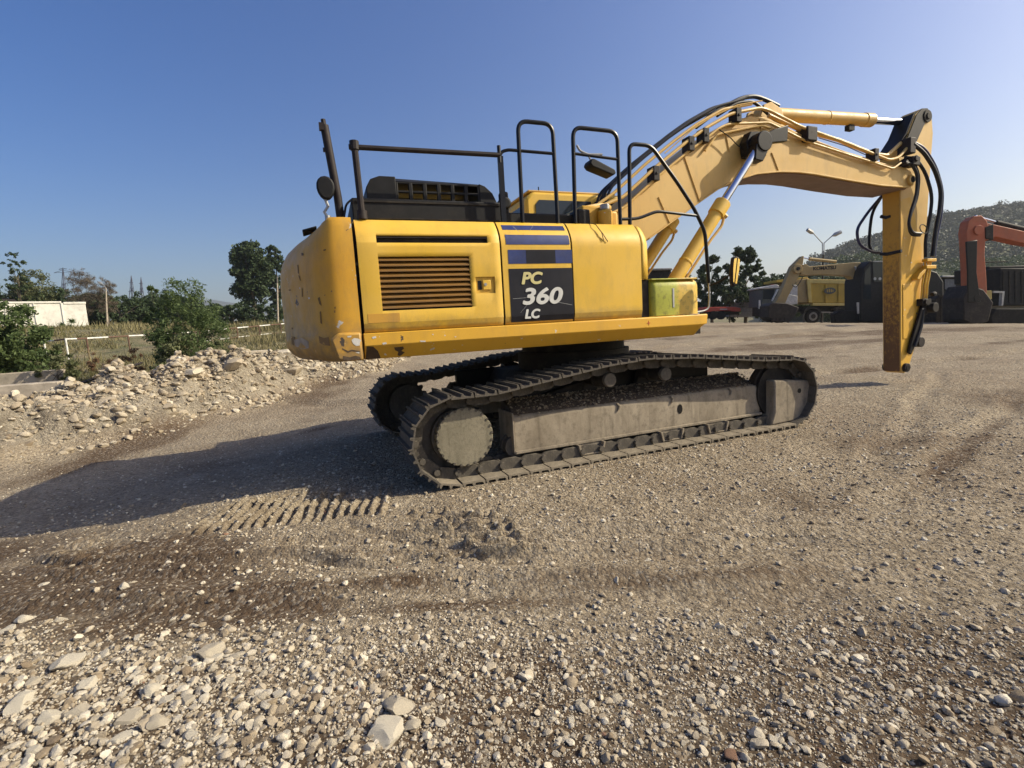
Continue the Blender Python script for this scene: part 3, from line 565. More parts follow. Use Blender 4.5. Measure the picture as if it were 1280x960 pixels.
def text(name,body,size,xs,z,mat,par,M,y=-1.497,shear=.22,off=.012,sx=1.,depth=.001,space=1.,fat=0):
    cu=bpy.data.curves.new(name,'FONT'); cu.body=body; cu.size=size; cu.shear=shear; cu.offset=off*size; cu.extrude=depth; cu.space_character=space
    to=bpy.data.objects.new('tmp',cu); COL.objects.link(to); bpy.context.view_layer.update()
    me=bpy.data.meshes.new_from_object(to.evaluated_get(bpy.context.evaluated_depsgraph_get())); bpy.data.objects.remove(to)
    co=np.array([v.co for v in me.vertices]); w_=co[:,0].max()-co[:,0].min(); k=(xs[1]-xs[0])/w_; x0=co[:,0].min()
    for v in me.vertices: v.co=M@Vector((xs[0]+(v.co.x-x0)*k,y-v.co.z,z+v.co.y*sx))
    if fat:
        import bmesh
        b=bmesh.new()
        for k_,(dx,dz) in enumerate(((0,0),(fat,0),(-fat,0),(0,fat*.7),(0,-fat*.7))):
            n0=len(b.verts); b.from_mesh(me); b.verts.ensure_lookup_table()
            bmesh.ops.translate(b,verts=b.verts[n0:],vec=M.to_3x3()@Vector((dx,-.00012*k_,dz)))
        b.to_mesh(me); b.free()
    me.name=name; me.materials.clear(); me.materials.append(mat); o=bpy.data.objects.new(name,me); COL.objects.link(o); o.parent=par; return o
text('lettering','PC',.148,(-1.272,-1.062),1.785,M_crm,d2,U,off=.015,fat=.005)
text('lettering','360',.205,(-1.272,-.862),1.598,M_wht,d2,U,off=.012,fat=.006)
text('lettering','LC',.115,(-1.258,-1.105),1.467,M_wht,d2,U,off=.015,fat=.0045,y=-1.4965)
# fine scratches across the decal
for a_,b_ in (((-1.37,1.65),(-1.1,1.66)),((-1.0,1.62),(-.76,1.57)),((-1.33,2.30),(-1.27,2.25)),((-1.17,2.26),(-1.12,2.32)),((-1.30,1.52),(-1.22,1.6))):
    P(MB().prism([a_,b_,(b_[0],b_[1]+.0035),(a_[0],a_[1]+.003)],-1.4945,-1.4935),'scratch',M_galv,U,0,d2)
d3=panel('tank_panel',-.730,.045)
# curved front end of the tank panel
v=[];f=[];zs=[1.80,2.0,2.15,2.22,2.28,2.32,2.345]; 
for z in zs:
    for k_ in range(7): a_=R(90*k_/6); ry=.12; rx=.13; yo=yprof(z)+.0; v.append((.052+rx*math.sin(a_)*(1-max(0,(z-2.2))*1.2),yo+ry*(1-math.cos(a_)),z))
for i in range(len(zs)-1):
    for j in range(6): f.append((i*7+j,i*7+j+1,(i+1)*7+j+1,(i+1)*7+j))
for q_ in (0,):
    for j in range(6): pass
v+=[(.05,-1.2,2.35),(.18,-1.2,1.80)]
me=MB().add(v,f).mesh('front_corner',M_yel,U,40,recalc=False); o=bpy.data.objects.new('front_corner',me); COL.objects.link(o); o.parent=ex; m_=o.modifiers.new('thick','SOLIDIFY'); m_.thickness=.02
P(MB().box(.05,.17,-1.36,-.62,1.80,2.33),'tank_front',M_yel,U,.03)
P(MB().box(.05,.19,-1.40,-.7,1.37,1.80),'step_recess',M_dark,U)
P(MB().tube([(-.45,-1.365,2.372),(-.43,-1.43,2.345),(-.40,-1.485,2.26),(-.385,-1.495,2.18)],.004,5).tube([(-.43,-1.43,2.345),(-.39,-1.486,2.25),(-.36,-1.494,2.20),(-.34,-1.496,2.17)],.004,5),'cord',M_grease_shade,U)
# front tool box
def boxmat():
    t=NT('hi_vis_repaint'); sp=t.n('ShaderNodeSeparateXYZ'); t.l(t.co.outputs['Object'],sp.inputs[0]); n=t.noise(7,5,.7); n2=t.noise(16,6,.75)
    a=t.n('ShaderNodeMath',operation='MULTIPLY_ADD'); t.l(n,a.inputs[0]); a.inputs[1].default_value=.22; t.l(sp.outputs[0],a.inputs[2])
    g=t.ramp(a.outputs[0],(.0,0.),(1.,1.)); mr=t.n('ShaderNodeMapRange'); mr.inputs[1].default_value=1.06; mr.inputs[2].default_value=1.13; t.l(a.outputs[0],mr.inputs[0])
    c=t.mix(mr.outputs[0],(.40,.41,.045),(.58,.38,.05)); c=t.mix(t.ramp(n2,(.50,0.),(.66,.75)),c,(.16,.15,.03)); t.bump(n2,.25,.008); return t.fin(c,.5)
M_box=boxmat()
tb=MB(); v=[];zs=[(1.42,.0),(1.60,0),(1.72,.0),(1.765,.012),(1.79,.04)]
def bxo(ins):
    return [(.195,-.75)]+[(.195+ins*.3,-1.40-.0)]+[(.215+ins*.3,-1.44+ins),(.25,-1.45+ins)]+[(.70,-1.45+ins)]+[(.70+.185*math.sin(R(a_))-ins*math.sin(R(a_)),-1.265-(.185-ins)*math.cos(R(a_))) for a_ in (20,40,60,80)]+[(.886-ins,-1.1),(.886-ins,-.75)]
rr_=[[(x_,y_,z) for x_,y_ in bxo(i_)] for z,i_ in zs]; n_=len(rr_[0]); vv=[p for r_ in rr_ for p in r_]; ff=[(i*n_+j,i*n_+(j+1)%n_,(i+1)*n_+(j+1)%n_,(i+1)*n_+j) for i in range(len(zs)-1) for j in range(n_)]+[tuple(range(n_)),tuple(range(len(zs)*n_-1,(len(zs)-1)*n_-1,-1))]
tbo=P(tb.add(vv,ff),'tool_box',M_box,U,0,None,50)
P(MB().box(.19,.78,-1.455,-.76,1.790,1.806),'box_lid',M_box,U,.006,tbo)
P(MB().box(.455,.475,-1.4545,-1.448,1.50,1.70),'worn_sticker',M_galv,U,0,tbo)
M_cabw0=simple('hood_light_pale',(.45,.38,.27),.8)  # pale tone for light seen through the hood openings
# black plinth + engine hood with grid of openings
P(MB().box(-2.70,-1.33,-1.24,-.4,2.368,2.575),'hood_plinth',M_blkm,U,.01)
P(MB().box(-2.66,-1.35,-1.25,-1.238,2.40,2.41).box(-2.66,-1.35,-1.25,-1.238,2.54,2.555),'plinth_rib',M_dark,U)
HX0,HX1=-2.56,-1.36
hd=MB(); ncol,nrow=6,2; ox0,ox1=-2.30,-1.52
# side face of the hood as bars round the openings
xsb=[ox0+(ox1-ox0)*i/ncol for i in range(ncol+1)]; zsb=[2.60,2.665,2.73]
for x_ in xsb: hd.box(x_-.018,x_+.018,-1.155,-1.125,2.575,2.745)
for z,dz in ((2.585,.012),(2.665,.011),(2.742,.010)): hd.box(ox0,ox1,-1.153,-1.127,z-dz,z+dz)
hd.prism([(HX0,2.576),(ox0,2.576),(ox0,2.79),(HX0+.12,2.79),(HX0+.04,2.76),(HX0,2.69)],-1.16,-.45)
hd.prism([(ox1,2.576),(HX1+.02,2.576),(HX1,2.62),(HX1-.03,2.68),(HX1-.1,2.74),(ox1,2.76)],-1.16,-.45)
hd.add([(ox0-.01,-1.156,2.75),(ox1+.01,-1.156,2.745),(ox1+.01,-1.10,2.77),(ox0-.01,-1.10,2.79),(ox0-.01,-.45,2.80),(ox1+.01,-.45,2.775),(ox0-.01,-.45,2.77),(ox1+.01,-.45,2.75),(ox0-.01,-1.12,2.755),(ox1+.01,-1.12,2.74)],[(0,1,2,3),(3,2,5,4),(4,5,7,6),(6,7,9,8),(8,9,1,0),(0,3,4,6,8),(1,9,7,5,2)])
hood=P(hd,'engine_hood',M_blkm,U,.006)
P(MB().box(-2.3,-1.52,-.80,-.78,2.58,2.615),'hood_light_strip',M_cabw0,U,0,hood)  # pale strips added to imitate light showing through the openings
P(MB().box(-2.3,-1.52,-.80,-.78,2.68,2.70),'hood_light_strip',M_cabw0,U,0,hood)
# exhaust / rear post
P(MB().tube([(-2.79,-1.05,2.36),(-2.80,-1.05,2.62),(-2.835,-1.05,3.0),(-2.855,-1.05,3.22)],.036,12).cyl((-2.855,-1.05,3.2),(-2.86,-1.05,3.27),.02,8).box(-2.90,-2.86,-1.09,-1.05,3.17,3.23).cyl((-2.79,-1.05,2.36),(-2.79,-1.05,2.42),.06,12).box(-2.885,-2.85,-1.07,-1.04,3.0,3.03),'exhaust_pipe',M_brown,U)
rm=P(MB().tube([(-2.90,-1.1,2.36),(-2.905,-1.1,2.44),(-2.925,-1.1,2.48),(-2.89,-1.1,2.53),(-2.91,-1.1,2.60)],.013,6).cyl((-2.90,-1.1,2.41),(-2.90,-1.1,2.45),.025,8),'mirror_arm',M_galv,U)
mo=[(-2.915+.075*math.cos(a_)*(1+.12*math.sin(a_)),2.68+.10*math.sin(a_)) for a_ in np.linspace(0,6.283,17)[:-1]]
P(MB().prism([(x_+.02,z_) for x_,z_ in mo],-1.13,-1.07),'rear_mirror',M_blkm,U,.015)
P(MB().tube([(-2.77,-1.1,2.42),(-2.74,-1.1,2.55),(-2.68,-1.1,2.60),(-2.62,-1.1,2.60)],.010,6,.05),'cable',M_rubber,U)
# handrails
ry=-1.35
r1=P(MB().tube([(-2.632,ry,2.37),(-2.645,ry,2.985)],.028,10).cyl((-2.632,ry,2.37),(-2.632,ry,2.44),.042,12).cyl((-2.645,ry,2.93),(-2.645,ry,3.0),.038,10).tube([(-2.69,ry,2.952),(-1.36,ry,2.968)],.022,10),'handrail',M_brown,U)
P(MB().box(-1.385,-1.335,ry-.012,ry+.012,2.37,2.96).tube([(-1.368,ry,2.9),(-1.368,ry,3.05)],.018,8),'rail_post',M_blk,U)
P(MB().tube([(-1.365,ry,2.96),(-1.34,ry,3.0),(-1.28,ry,3.02),(-.80,ry,3.015)],.0155,8,.04),'handrail',M_blk,U)
P(MB().tube([(-1.172,ry,2.37),(-1.167,ry,3.285),(-.812,ry,3.285),(-.803,ry,2.37)],.02,10,.1,6),'handrail',M_blk,U)
P(MB().tube([(-.612,ry,2.37),(-.595,ry,3.275),(-.098,ry,3.27),(-.094,ry,2.37)],.02,10,.1,6).tube([(-.60,ry,3.03),(-.1,ry,3.005)],.015,8),'handrail',M_blk,U)
P(MB().tube([(.02,ry,2.37),(.04,ry,3.165),(.30,ry,3.165),(.62,ry,2.82),(.846,ry,2.545),(.985,ry,2.31),(1.03,ry,1.75)],.02,10,.08,5).tube([(-.09,ry,2.42),(.12,ry,2.43),(.36,ry,2.51),(.88,ry,2.475)],.016,8,.06),'handrail',M_blk,U)
P(MB().tube([(1.03,ry,1.80),(1.035,ry,1.56),(1.02,ry,1.47),(.95,ry,1.445),(.86,ry,1.44)],.010,8,.05),'rail_foot',M_galv,U)
# work lamp hanging from the second hoop
P(MB().tube([(-.56,ry,3.11),(-.53,ry,3.06),(-.44,ry,3.03),(-.28,ry,3.04)],.011,6,.03).tube([(-.44,ry,3.03),(-.40,ry,2.96),(-.30,ry,2.935)],.009,6,.03),'lamp_bracket',M_galv,U)
P(MB().prism([(-.46,2.93),(-.44,2.97),(-.41,2.975),(-.18,2.885),(-.165,2.85),(-.20,2.825),(-.43,2.895)],ry-.07,ry+.07),'side_mirror',M_blkm,U,.012)
# front mirror, reflecting glass towards the machine
mp=[(1.117,2.07),(1.16,2.10),(1.21,2.09),(1.225,2.03),(1.19,1.84),(1.15,1.72),(1.10,1.70),(1.065,1.74),(1.07,1.88)]
mp=[(1.085,1.985),(1.12,2.0),(1.165,1.985),(1.178,1.94),(1.165,1.84),(1.135,1.70),(1.09,1.685),(1.06,1.72),(1.065,1.86)]
fm=P(MB().prism(mp,-1.655,-1.61),'front_mirror',M_brown,U,.01)
M_mir=simple('reflection_tinted_glass',(.80,.55,.18),.12,.85,var=.15,sc=5,da=.05,bump=0)  # yellow tint paints the machine's reflection into the glass
P(MB().prism([(1.09,1.97),(1.125,1.98),(1.085,1.72),(1.072,1.735),(1.075,1.86)],-1.661,-1.654).prism([(1.14,1.975),(1.162,1.965),(1.165,1.93),(1.15,1.84),(1.12,1.71),(1.10,1.715)],-1.661,-1.654),'reflection_tinted_glass',M_mir,U,0,fm)
P(MB().tube([(1.035,ry,1.72),(1.08,-1.48,1.76),(1.10,-1.61,1.82)],.009,6),'mirror_bracket',M_blk,U)
# deck clutter behind the rails
P(MB().box(-1.32,-.45,-1.1,-.35,2.35,2.52).box(-1.28,-1.2,-1.1,-1.0,2.5,2.72).box(-.5,-.35,-1.2,-1.0,2.35,2.55).cyl((-1.25,-1.15,2.6),(-1.25,-1.0,2.6),.06,12),'air_cleaner_cover',M_blkm,U,.02)
P(MB().box(-.42,-.12,-1.15,-.75,2.33,2.60),'battery_cover',M_skirt,U,.02)
P(MB().box(-.10,.04,-1.1,-.6,2.33,2.56).cyl((-.18,-1.2,2.36),(-.18,-1.2,2.54),.075,16),'filler_housing',M_skirt,U,.02)
P(MB().cyl((-.18,-1.2,2.54),(-.18,-1.2,2.60),.05,16),'filler_cap',M_galv,U,.01)
P(MB().tube([(-.35,-.9,2.35),(-.28,-.9,2.62),(.0,-.85,2.68),(.25,-.6,2.72)],.03,8,.08).tube([(-.2,-1.0,2.5),(.0,-1.0,2.55),(.2,-.8,2.60)],.025,8,.05),'hydraulic_pipe',M_boom,U)
# --- cab on the far side
cab=[( -.36,1.40),(1.40,1.40),(1.46,2.0),(1.20,3.12),(1.12,3.17),(-.25,3.17),(-.36,3.08)]
cb=P(MB().prism(cab,.46,1.46),'cab',M_yel,U,.04)
P(MB().box(-.30,1.05,.50,1.42,3.171,3.20),'cab_roof',M_boom,U,.012,cb)
P(MB().prism([(-.22,2.35),(.62,2.35),(.62,3.06),(-.17,3.06),(-.22,3.0)],.448,.459),'window',M_glass,U,0,cb)
P(MB().prism([(.68,2.35),(1.34,2.3),(1.16,3.06),(.68,3.06)],.448,.459),'window',M_glass,U,0,cb)
P(MB().prism([(.55,2.0),(1.35,2.0),(1.1,3.0),(.55,3.0)],1.461,1.472).prism([(-.25,2.2),(.45,2.2),(.45,3.0),(-.25,3.0)],1.461,1.472),'window',M_glass,U,0,cb)
P(MB().box(-.375,-.361,.6,1.35,2.3,3.0),'window',M_glass,U,0,cb)
P(MB().add([(1.449,.55,2.05),(1.449,1.38,2.05),(1.222,1.38,3.06),(1.222,.55,3.06),(1.46,.55,2.05),(1.46,1.38,2.05),(1.233,1.38,3.06),(1.233,.55,3.06)],[(0,1,2,3),(4,7,6,5),(0,4,5,1),(3,2,6,7),(0,3,7,4),(1,5,6,2)]),'windscreen',M_glass,U,0,cb)
P(MB().tube([(-.1,.6,3.19),(-.1,.6,3.27)],.008,6),'aerial',M_blk,U,0,cb)
# --- boom
bp_lo=[(-.05,1.80),(.30,2.02),(1.017,2.417),(1.784,2.87),(2.19,3.10),(2.50,3.22),(2.85,3.315),(3.27,3.365),(3.65,3.378),(3.98,3.366),(4.68,3.312),(5.45,3.265),(6.08,3.262)]
bp_up=[(6.20,3.30),(6.215,3.38),(6.14,3.52),(6.0,3.57),(5.48,3.615),(4.6,3.74),(3.72,3.91),(3.3,4.02),(3.0,4.09),(2.75,4.08),(2.42,4.0),(2.05,3.80),(1.6,3.50),(1.1,3.16),(.5,2.72),(.10,2.44),(-.12,2.25),(-.2,2.05),(-.15,1.88)]
bo=P(MB().prism(bp_lo+bp_up,-.30,.30),'boom',M_boom,U,.012)
# flange lips, weld seams and underside plating
P(MB().prism([(x_,z_-.004) for x_,z_ in bp_lo[2:]]+[(x_,z_+.018) for x_,z_ in bp_lo[:1:-1]],-.315,-.3),'lower_flange',M_boom,U,.004,bo)
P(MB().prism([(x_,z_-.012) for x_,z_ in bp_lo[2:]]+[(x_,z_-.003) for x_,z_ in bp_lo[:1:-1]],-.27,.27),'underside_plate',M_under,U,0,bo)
for pa in ([(1.84,2.92),(1.60,3.48)],[(3.25,3.38),(3.12,3.62)],[(2.36,3.58),(2.30,3.80)],[(2.95,3.80),(2.90,4.06)],[(1.35,2.62),(1.18,2.95)]):
    P(MB().tube([(pa[0][0],-.302,pa[0][1]),(pa[1][0],-.302,pa[1][1])],.010,6),'weld_seam',M_boom,U,0,bo)
P(MB().cyl((6.115,-.345,3.385),(6.115,.345,3.385),.085,20),'tip_boss',M_boom,U,.008,bo)
P(MB().cyl((6.115,-.352,3.385),(6.115,.352,3.385),.05,16),'arm_pin',M_dark,U,0,bo)
P(MB().cyl((2.70,-.30,3.655),(2.70,-.40,3.655),.16,24).cyl((2.70,.30,3.655),(2.70,.40,3.655),.16,24),'cylinder_boss',M_grease_shade,U,.01,bo)
# boom cylinders
for sy in (-1,1):
    y_=sy*.50; dx=0 if sy<0 else 0.0
    A_=Vector((1.03,y_,1.60)); T_=Vector((2.70,y_,3.655)); D_=(T_-A_).normalized(); L_=(T_-A_).length; cp=A_+D_*(L_-1.03)
    bc=P(MB().cyl(A_+D_*.1,cp,.088,24).cyl(cp-D_*.20,cp,.105,24).cyl(A_-Vector((0,.09,0)),A_+Vector((0,.09,0)),.10,16).cyl(cp-D_*1.0,cp-D_*.97,.094,24),'boom_cylinder',M_yel,U,.006)
    P(MB().cyl(cp,T_-D_*.1,.052,20),'cylinder_rod',M_chrome,U,0,bc)
    P(MB().cyl(T_-Vector((0,.085,0)),T_+Vector((0,.085,0)),.13,20).prism([(T_.x-.14,T_.z-.04),(T_.x-.16,T_.z-.24),(T_.x-.02,T_.z-.26),(T_.x+.1,T_.z-.06)],y_-.07,y_+.07),'rod_eye',M_grease_shade,U,.01,bc)
    P(MB().tube([cp-D_*.12+Vector((.10,0,-.06)),cp-D_*.25+Vector((.14,0,-.10)),cp-D_*.5+Vector((.10,0,-.10)),A_+D_*.25+Vector((.09,0,-.09))],.018,8,.06).cyl(cp-D_*.12,cp-D_*.12+Vector((.13,0,-.09)),.03,8),'cylinder_pipe',M_boom,U,0,bc)
P(MB().prism([(2.55,3.50),(2.72,3.49),(2.86,3.55),(2.90,3.80),(2.78,3.83),(2.60,3.82),(2.52,3.68)],-.44,-.31).prism([(2.88,3.68),(3.24,3.73),(3.26,3.95),(3.0,3.87),(2.88,3.82)],-.46,-.38),'grease_guard',M_grease_shade,U,.01)
P(MB().cyl((1.85,.0,0),(1.85,.01,0),.001,3),'pin_shim',M_dark,U) if False else None
# base lugs for the boom cylinders on the deck front
P(MB().box(.55,1.15,-.62,.62,1.25,1.50).prism([(.85,1.4),(1.2,1.45),(1.12,1.70),(.95,1.70)],-.64,-.60).prism([(.85,1.4),(1.2,1.45),(1.12,1.70),(.95,1.70)],-.40,-.36),'cylinder_mount',M_skirt,U,.02)
# arm cylinder
A_=Vector((3.30,0,4.275)); T_=Vector((6.66,0,4.43)); D_=(T_-A_).normalized()
ac=P(MB().cyl(A_+D_*.1,A_+D_*2.30,.095,24).cyl(A_+D_*2.12,A_+D_*2.31,.105,24).cyl(A_+D_*1.28,A_+D_*1.30,.101,24).cyl(A_-Vector((0,.09,0)),A_+Vector((0,.09,0)),.11,16),'arm_cylinder',M_boom,U,.006)
P(MB().cyl(A_+D_*2.31,T_-D_*.06,.055,20),'cylinder_rod',M_chrome,U,0,ac)
P(MB().cyl(T_-Vector((0,.08,0)),T_+Vector((0,.08,0)),.10,20),'rod_eye',M_grease_shade,U,.008,ac)
P(MB().box(5.05,5.17,-.04,.04,4.18,4.26),'port_block',M_dark,U,0,ac)
P(MB().prism([(3.02,4.05),(3.62,3.93),(3.48,4.30),(3.28,4.38),(3.14,4.33)],-.16,-.12).prism([(3.02,4.05),(3.62,3.93),(3.48,4.30),(3.28,4.38),(3.14,4.33)],.12,.16),'cylinder_bracket',M_boom,U,.01)
# pipes and hoses along the top right of the boom
def pth(pts,y_): return [(a,y_,b) for a,b in pts]
top=[(.20,2.66),(.62,2.86),(1.11,3.24),(1.60,3.58),(1.92,3.78),(2.35,4.0),(2.86,4.12)]
P(MB().tube(pth([(.05,2.60),(.25,2.78)]+[(a-.02,b+.05) for a,b in top[1:]]+[(3.0,4.155),(3.6,3.99),(4.5,3.84),(5.50,3.64),(5.72,3.69),(5.98,3.90),(6.05,3.90)],-.36),.022,8,.08),'hydraulic_pipe',M_boom,U)
P(MB().tube(pth([(.05,2.50),(.30,2.66)]+[(a+.02,b-.06) for a,b in top[1:5]]+[(2.15,3.86),(2.30,3.92),(3.02,4.0),(3.75,3.80),(5.35,3.56),(5.62,3.52),(5.80,3.62)],-.345),.017,8,.06),'hydraulic_pipe',M_boom,U)
P(MB().tube(pth([(1.92,3.56),(2.12,3.78),(2.9,3.96),(3.06,3.94)],-.33),.016,8,.06),'hydraulic_pipe',M_boom,U)
P(MB().tube(pth([(.3,2.84)]+[(a-.08,b+.13) for a,b in top[1:]],-.28),.020,8,.06),'hydraulic_pipe',M_boom,U)
P(MB().tube(pth([(3.1,4.13),(3.7,3.99),(4.5,3.90),(5.25,3.75),(5.6,3.74),(5.95,3.98),(6.1,3.96)],-.27),.03,8,.06),'hydraulic_pipe',M_boom,U)
for dy,dz in ((-.20,.20),(-.12,.22),(-.02,.18),(.06,.20)):
    P(MB().tube(pth([(.15,2.70),(.45,2.83)]+[(a-.10,b+dz) for a,b in top[1:-1]],dy)+[(2.65,dy,4.32),(2.80,dy,4.38)],.019,8,.1),'boom_hose',M_rubber,U)
P(MB().tube(pth([(1.98,3.95),(2.35,4.20),(2.8,4.41),(3.03,4.455),(3.25,4.42),(3.48,4.36)],-.10),.030,8,.1),'boom_hose',M_rubber,U)
P(MB().tube(pth([(2.25,4.08),(2.6,4.28),(2.9,4.33),(3.1,4.22),(3.4,4.06)],-.20),.022,8,.1),'boom_hose',M_rubber,U)
P(MB().tube(pth([(1.3,3.5),(1.75,3.83),(2.05,4.0),(2.5,4.2),(2.95,4.30)],-.30),.008,6,.05),'thin_pipe',M_boom,U)
P(MB().tube(pth([(4.3,3.98),(4.9,3.90),(5.5,3.76),(5.85,3.74)],-.1),.008,6,.05),'thin_cable',M_hoseblue,U)
P(MB().tube(pth([(2.12,3.83),(2.3,3.75),(2.45,3.64),(2.62,3.58)],-.37),.007,6,.05),'grease_line',M_grease_shade,U)
for x_,z_ in ((1.10,3.20),(1.66,3.60),(1.90,3.72),(2.45,4.02),(3.78,3.89),(5.18,3.68)):
    P(MB().box(x_-.045,x_+.045,-.39,-.24,z_-.07,z_+.11).cyl((x_,-.40,z_+.02),(x_,-.385,z_+.02),.02,8),'pipe_clamp',M_brown,U,.008)
P(MB().box(3.70,3.90,-.40,-.10,3.80,4.0),'pipe_bracket',M_brown,U,.015)
# --- arm
ap=[(6.045,3.55),(5.94,3.86),(6.16,4.10),(6.36,4.46),(6.50,4.56),(6.70,4.56),(6.78,4.47),(6.83,4.20),(6.80,3.70),(6.76,2.86),(6.70,2.05),(6.66,1.28),(6.67,.80),(6.55,.62),(6.40,.27),(6.30,.20),(6.21,.235),(6.19,.36),(6.05,3.24)]
arm=P(MB().prism(ap,-.20,.09),'arm',M_boom,U,.01)
P(MB().prism([(6.186,.235),(6.186,.36),(6.042,3.24),(6.050,3.24),(6.198,.36),(6.198,.235)],-.185,.075),'rusty_arm_face',M_rusty,U,.004,arm)
P(MB().prism([(6.20,.30),(6.06,3.1),(6.30,3.15),(6.64,2.3),(6.62,1.3),(6.60,.8),(6.40,.34)],-.203,-.1995),'side_plate',M_skirt,U,0,arm)
P(MB().prism([(6.32,.80),(6.22,.80),(6.17,1.72),(6.40,1.72),(6.50,1.45),(6.45,.95)],-.212,-.2),'stiffener',M_skirt,U,.004,arm)
P(MB().prism([(5.925,3.90),(5.955,3.85),(6.175,4.09),(6.375,4.45),(6.5,4.56),(6.64,4.575),(6.72,4.50),(6.60,4.36),(6.36,3.98),(6.10,3.80)],-.215,-.199).prism([(5.915,3.88),(5.945,3.87),(6.165,4.12),(6.355,4.47),(6.34,4.48),(6.15,4.14)],-.19,.08),'black_top',M_grease_shade,U,0,arm)  # black plates over the top of the arm
P(MB().cyl((6.64,-.23,4.45),(6.64,.12,4.45),.10,20).cyl((6.64,-.245,4.45),(6.64,.135,4.45),.05,14),'rod_pin',M_dark,U,.006,arm)
P(MB().cyl((6.30,-.25,.30),(6.30,.13,.30),.075,18),'tip_boss',M_brown,U,.006,arm)
P(MB().cyl((6.30,-.258,.30),(6.30,.138,.30),.045,14),'bucket_pin',M_grease_shade,U,0,arm)
P(MB().cyl((6.60,-.28,.72),(6.60,.15,.72),.085,18),'link_boss',M_brown,U,.006,arm)
P(MB().prism([(6.62,1.36),(6.74,1.34),(6.50,.72),(6.36,.52),(6.30,.56),(6.38,.80)],-.262,-.215),'bucket_link',M_grease_shade,U,.01)
P(MB().tube([(6.66,-.24,1.36),(6.60,-.26,1.0),(6.42,-.27,.66)],.03,8,.1),'link_hose',M_rubber,U)
P(MB().box(6.55,6.78,-.30,-.18,1.34,1.46).cyl((6.62,-.33,1.40),(6.62,-.28,1.40),.05,12).cyl((6.80,-.36,1.30),(6.80,-.22,1.30),.085,16).box(6.62,6.74,-.27,-.2,1.18,1.32).cyl((6.78,-.3,1.52),(6.86,-.3,1.54),.04,10),'valve_block',M_dark,U,.01)
P(MB().box(6.60,6.67,-.27,-.24,1.28,1.30),'valve_plate',M_galv,U)
for k_,(a_,b_) in enumerate(((6.70,-.26),(6.75,-.27),(6.66,-.24))):
    P(MB().tube([(a_+.02,b_,2.12),(a_+.01,b_,1.90),(a_-.06,b_-.01,1.70),(a_-.07,b_-.01,1.46)],.015,8,.06),'arm_pipe',M_yel,U)
P(MB().box(6.60,6.86,-.31,-.23,1.96,2.02).box(6.60,6.86,-.31,-.23,2.08,2.13),'pipe_clamp',M_skirt,U,.008)
P(MB().prism([(6.38,1.80),(6.44,1.88),(6.62,1.98),(6.60,1.92),(6.44,1.78)],-.30,-.2),'pipe_bracket',M_skirt,U,.006)
for i_,(pp,rr_,yy_) in enumerate((([(6.0,3.90),(6.25,3.80),(6.55,3.55),(6.74,3.22),(6.72,2.9),(6.62,2.5),(6.58,2.15)],.030,-.40),([(6.02,3.96),(6.35,3.88),(6.66,3.60),(6.86,3.22),(6.84,2.8),(6.72,2.4),(6.70,2.15)],.022,-.36),
      ([(5.85,3.62),(6.02,3.60),(6.16,3.45),(6.16,3.15),(6.02,2.85),(5.98,2.65),(6.08,2.53),(6.3,2.52)],.024,-.38),([(5.95,3.66),(6.12,3.66),(6.28,3.45),(6.25,3.1),(6.10,2.85),(6.04,2.66),(6.12,2.50),(6.34,2.50)],.020,-.34),
      ([(5.95,3.72),(6.2,3.72),(6.46,3.52),(6.66,3.15),(6.62,2.8),(6.52,2.45),(6.54,2.15)],.026,-.32))):
    P(MB().tube([(a,yy_,b) for a,b in pp],rr_,8,.16,5),'arm_hose',M_rubber if i_!=1 else M_hoseblue,U)
P(MB().tube([(6.38+.09*math.cos(a),-.37+.02*math.sin(a),2.60+.075*math.sin(a)) for a in np.linspace(0,6.28,17)],.008,6),'hose_ring',M_grease_shade,U)
for sx_ in (0,1): P(MB().tube([(6.30,.24,3.30),(6.03+.10*sx_,.3,3.02),(5.77+.34*sx_,.32,2.72),(5.84+.26*sx_,.32,2.46),(6.15,.3,2.33),(6.40,.24,2.30)],.024,8,.15,5),'arm_hose',M_hoseblue if sx_==0 else M_rubber,U)
P(MB().tube([(6.098,-.215,2.27),(6.085,.0,2.25),(6.085,.11,2.27)],.028,8),'strap',M_rubber,U)
P(MB().tube([(6.07,.11,2.90),(6.07,.02,2.86),(6.08,-.05,2.87)],.03,8),'strap',M_rubber,U)
P(MB().box(5.98,6.16,-.42,-.24,3.58,3.72).box(5.90,6.04,-.42,-.22,3.76,4.0).cyl((6.05,-.44,3.68),(6.05,-.2,3.68),.05,10).cyl((5.88,-.40,3.62),(5.88,-.25,3.62),.04,10),'manifold',M_brown,U,.012)
# ------------------------------------------------------------------ vegetation
def leafmat(name,a,b,tr=.25):
    t=NT(name); to=t.attr('tone'); c=t.ramp(to,(0.,a),(1.,b)); t.fin(c,.6,spec=.25)
    tl=t.n('ShaderNodeBsdfTranslucent'); t.l(c,tl.inputs[0]); mx=t.n('ShaderNodeMixShader'); mx.inputs[0].default_value=tr
    t.l(t.b.outputs[0],mx.inputs[1]); t.l(tl.outputs[0],mx.inputs[2]); out=t.t.nodes['Material Output']; t.l(mx.outputs[0],out.inputs[0]); return t.m
M_leaf=leafmat('green_leaves',(.05,.08,.028),(.15,.20,.075),.4); M_leafd=leafmat('dark_leaves',(.024,.042,.019),(.072,.102,.042)); M_leaff=leafmat('dusty_leaves',(.07,.085,.035),(.17,.18,.085),.35)
M_dry=leafmat('dry_twigs',(.07,.055,.04),(.16,.13,.09),.1); M_grass=leafmat('dry_grass',(.10,.10,.035),(.27,.23,.12)); M_reddry=leafmat('red_dry_weed',(.09,.05,.025),(.20,.11,.06))
M_bark=simple('bark',(.10,.08,.06),.9,sc=20,da=.3)
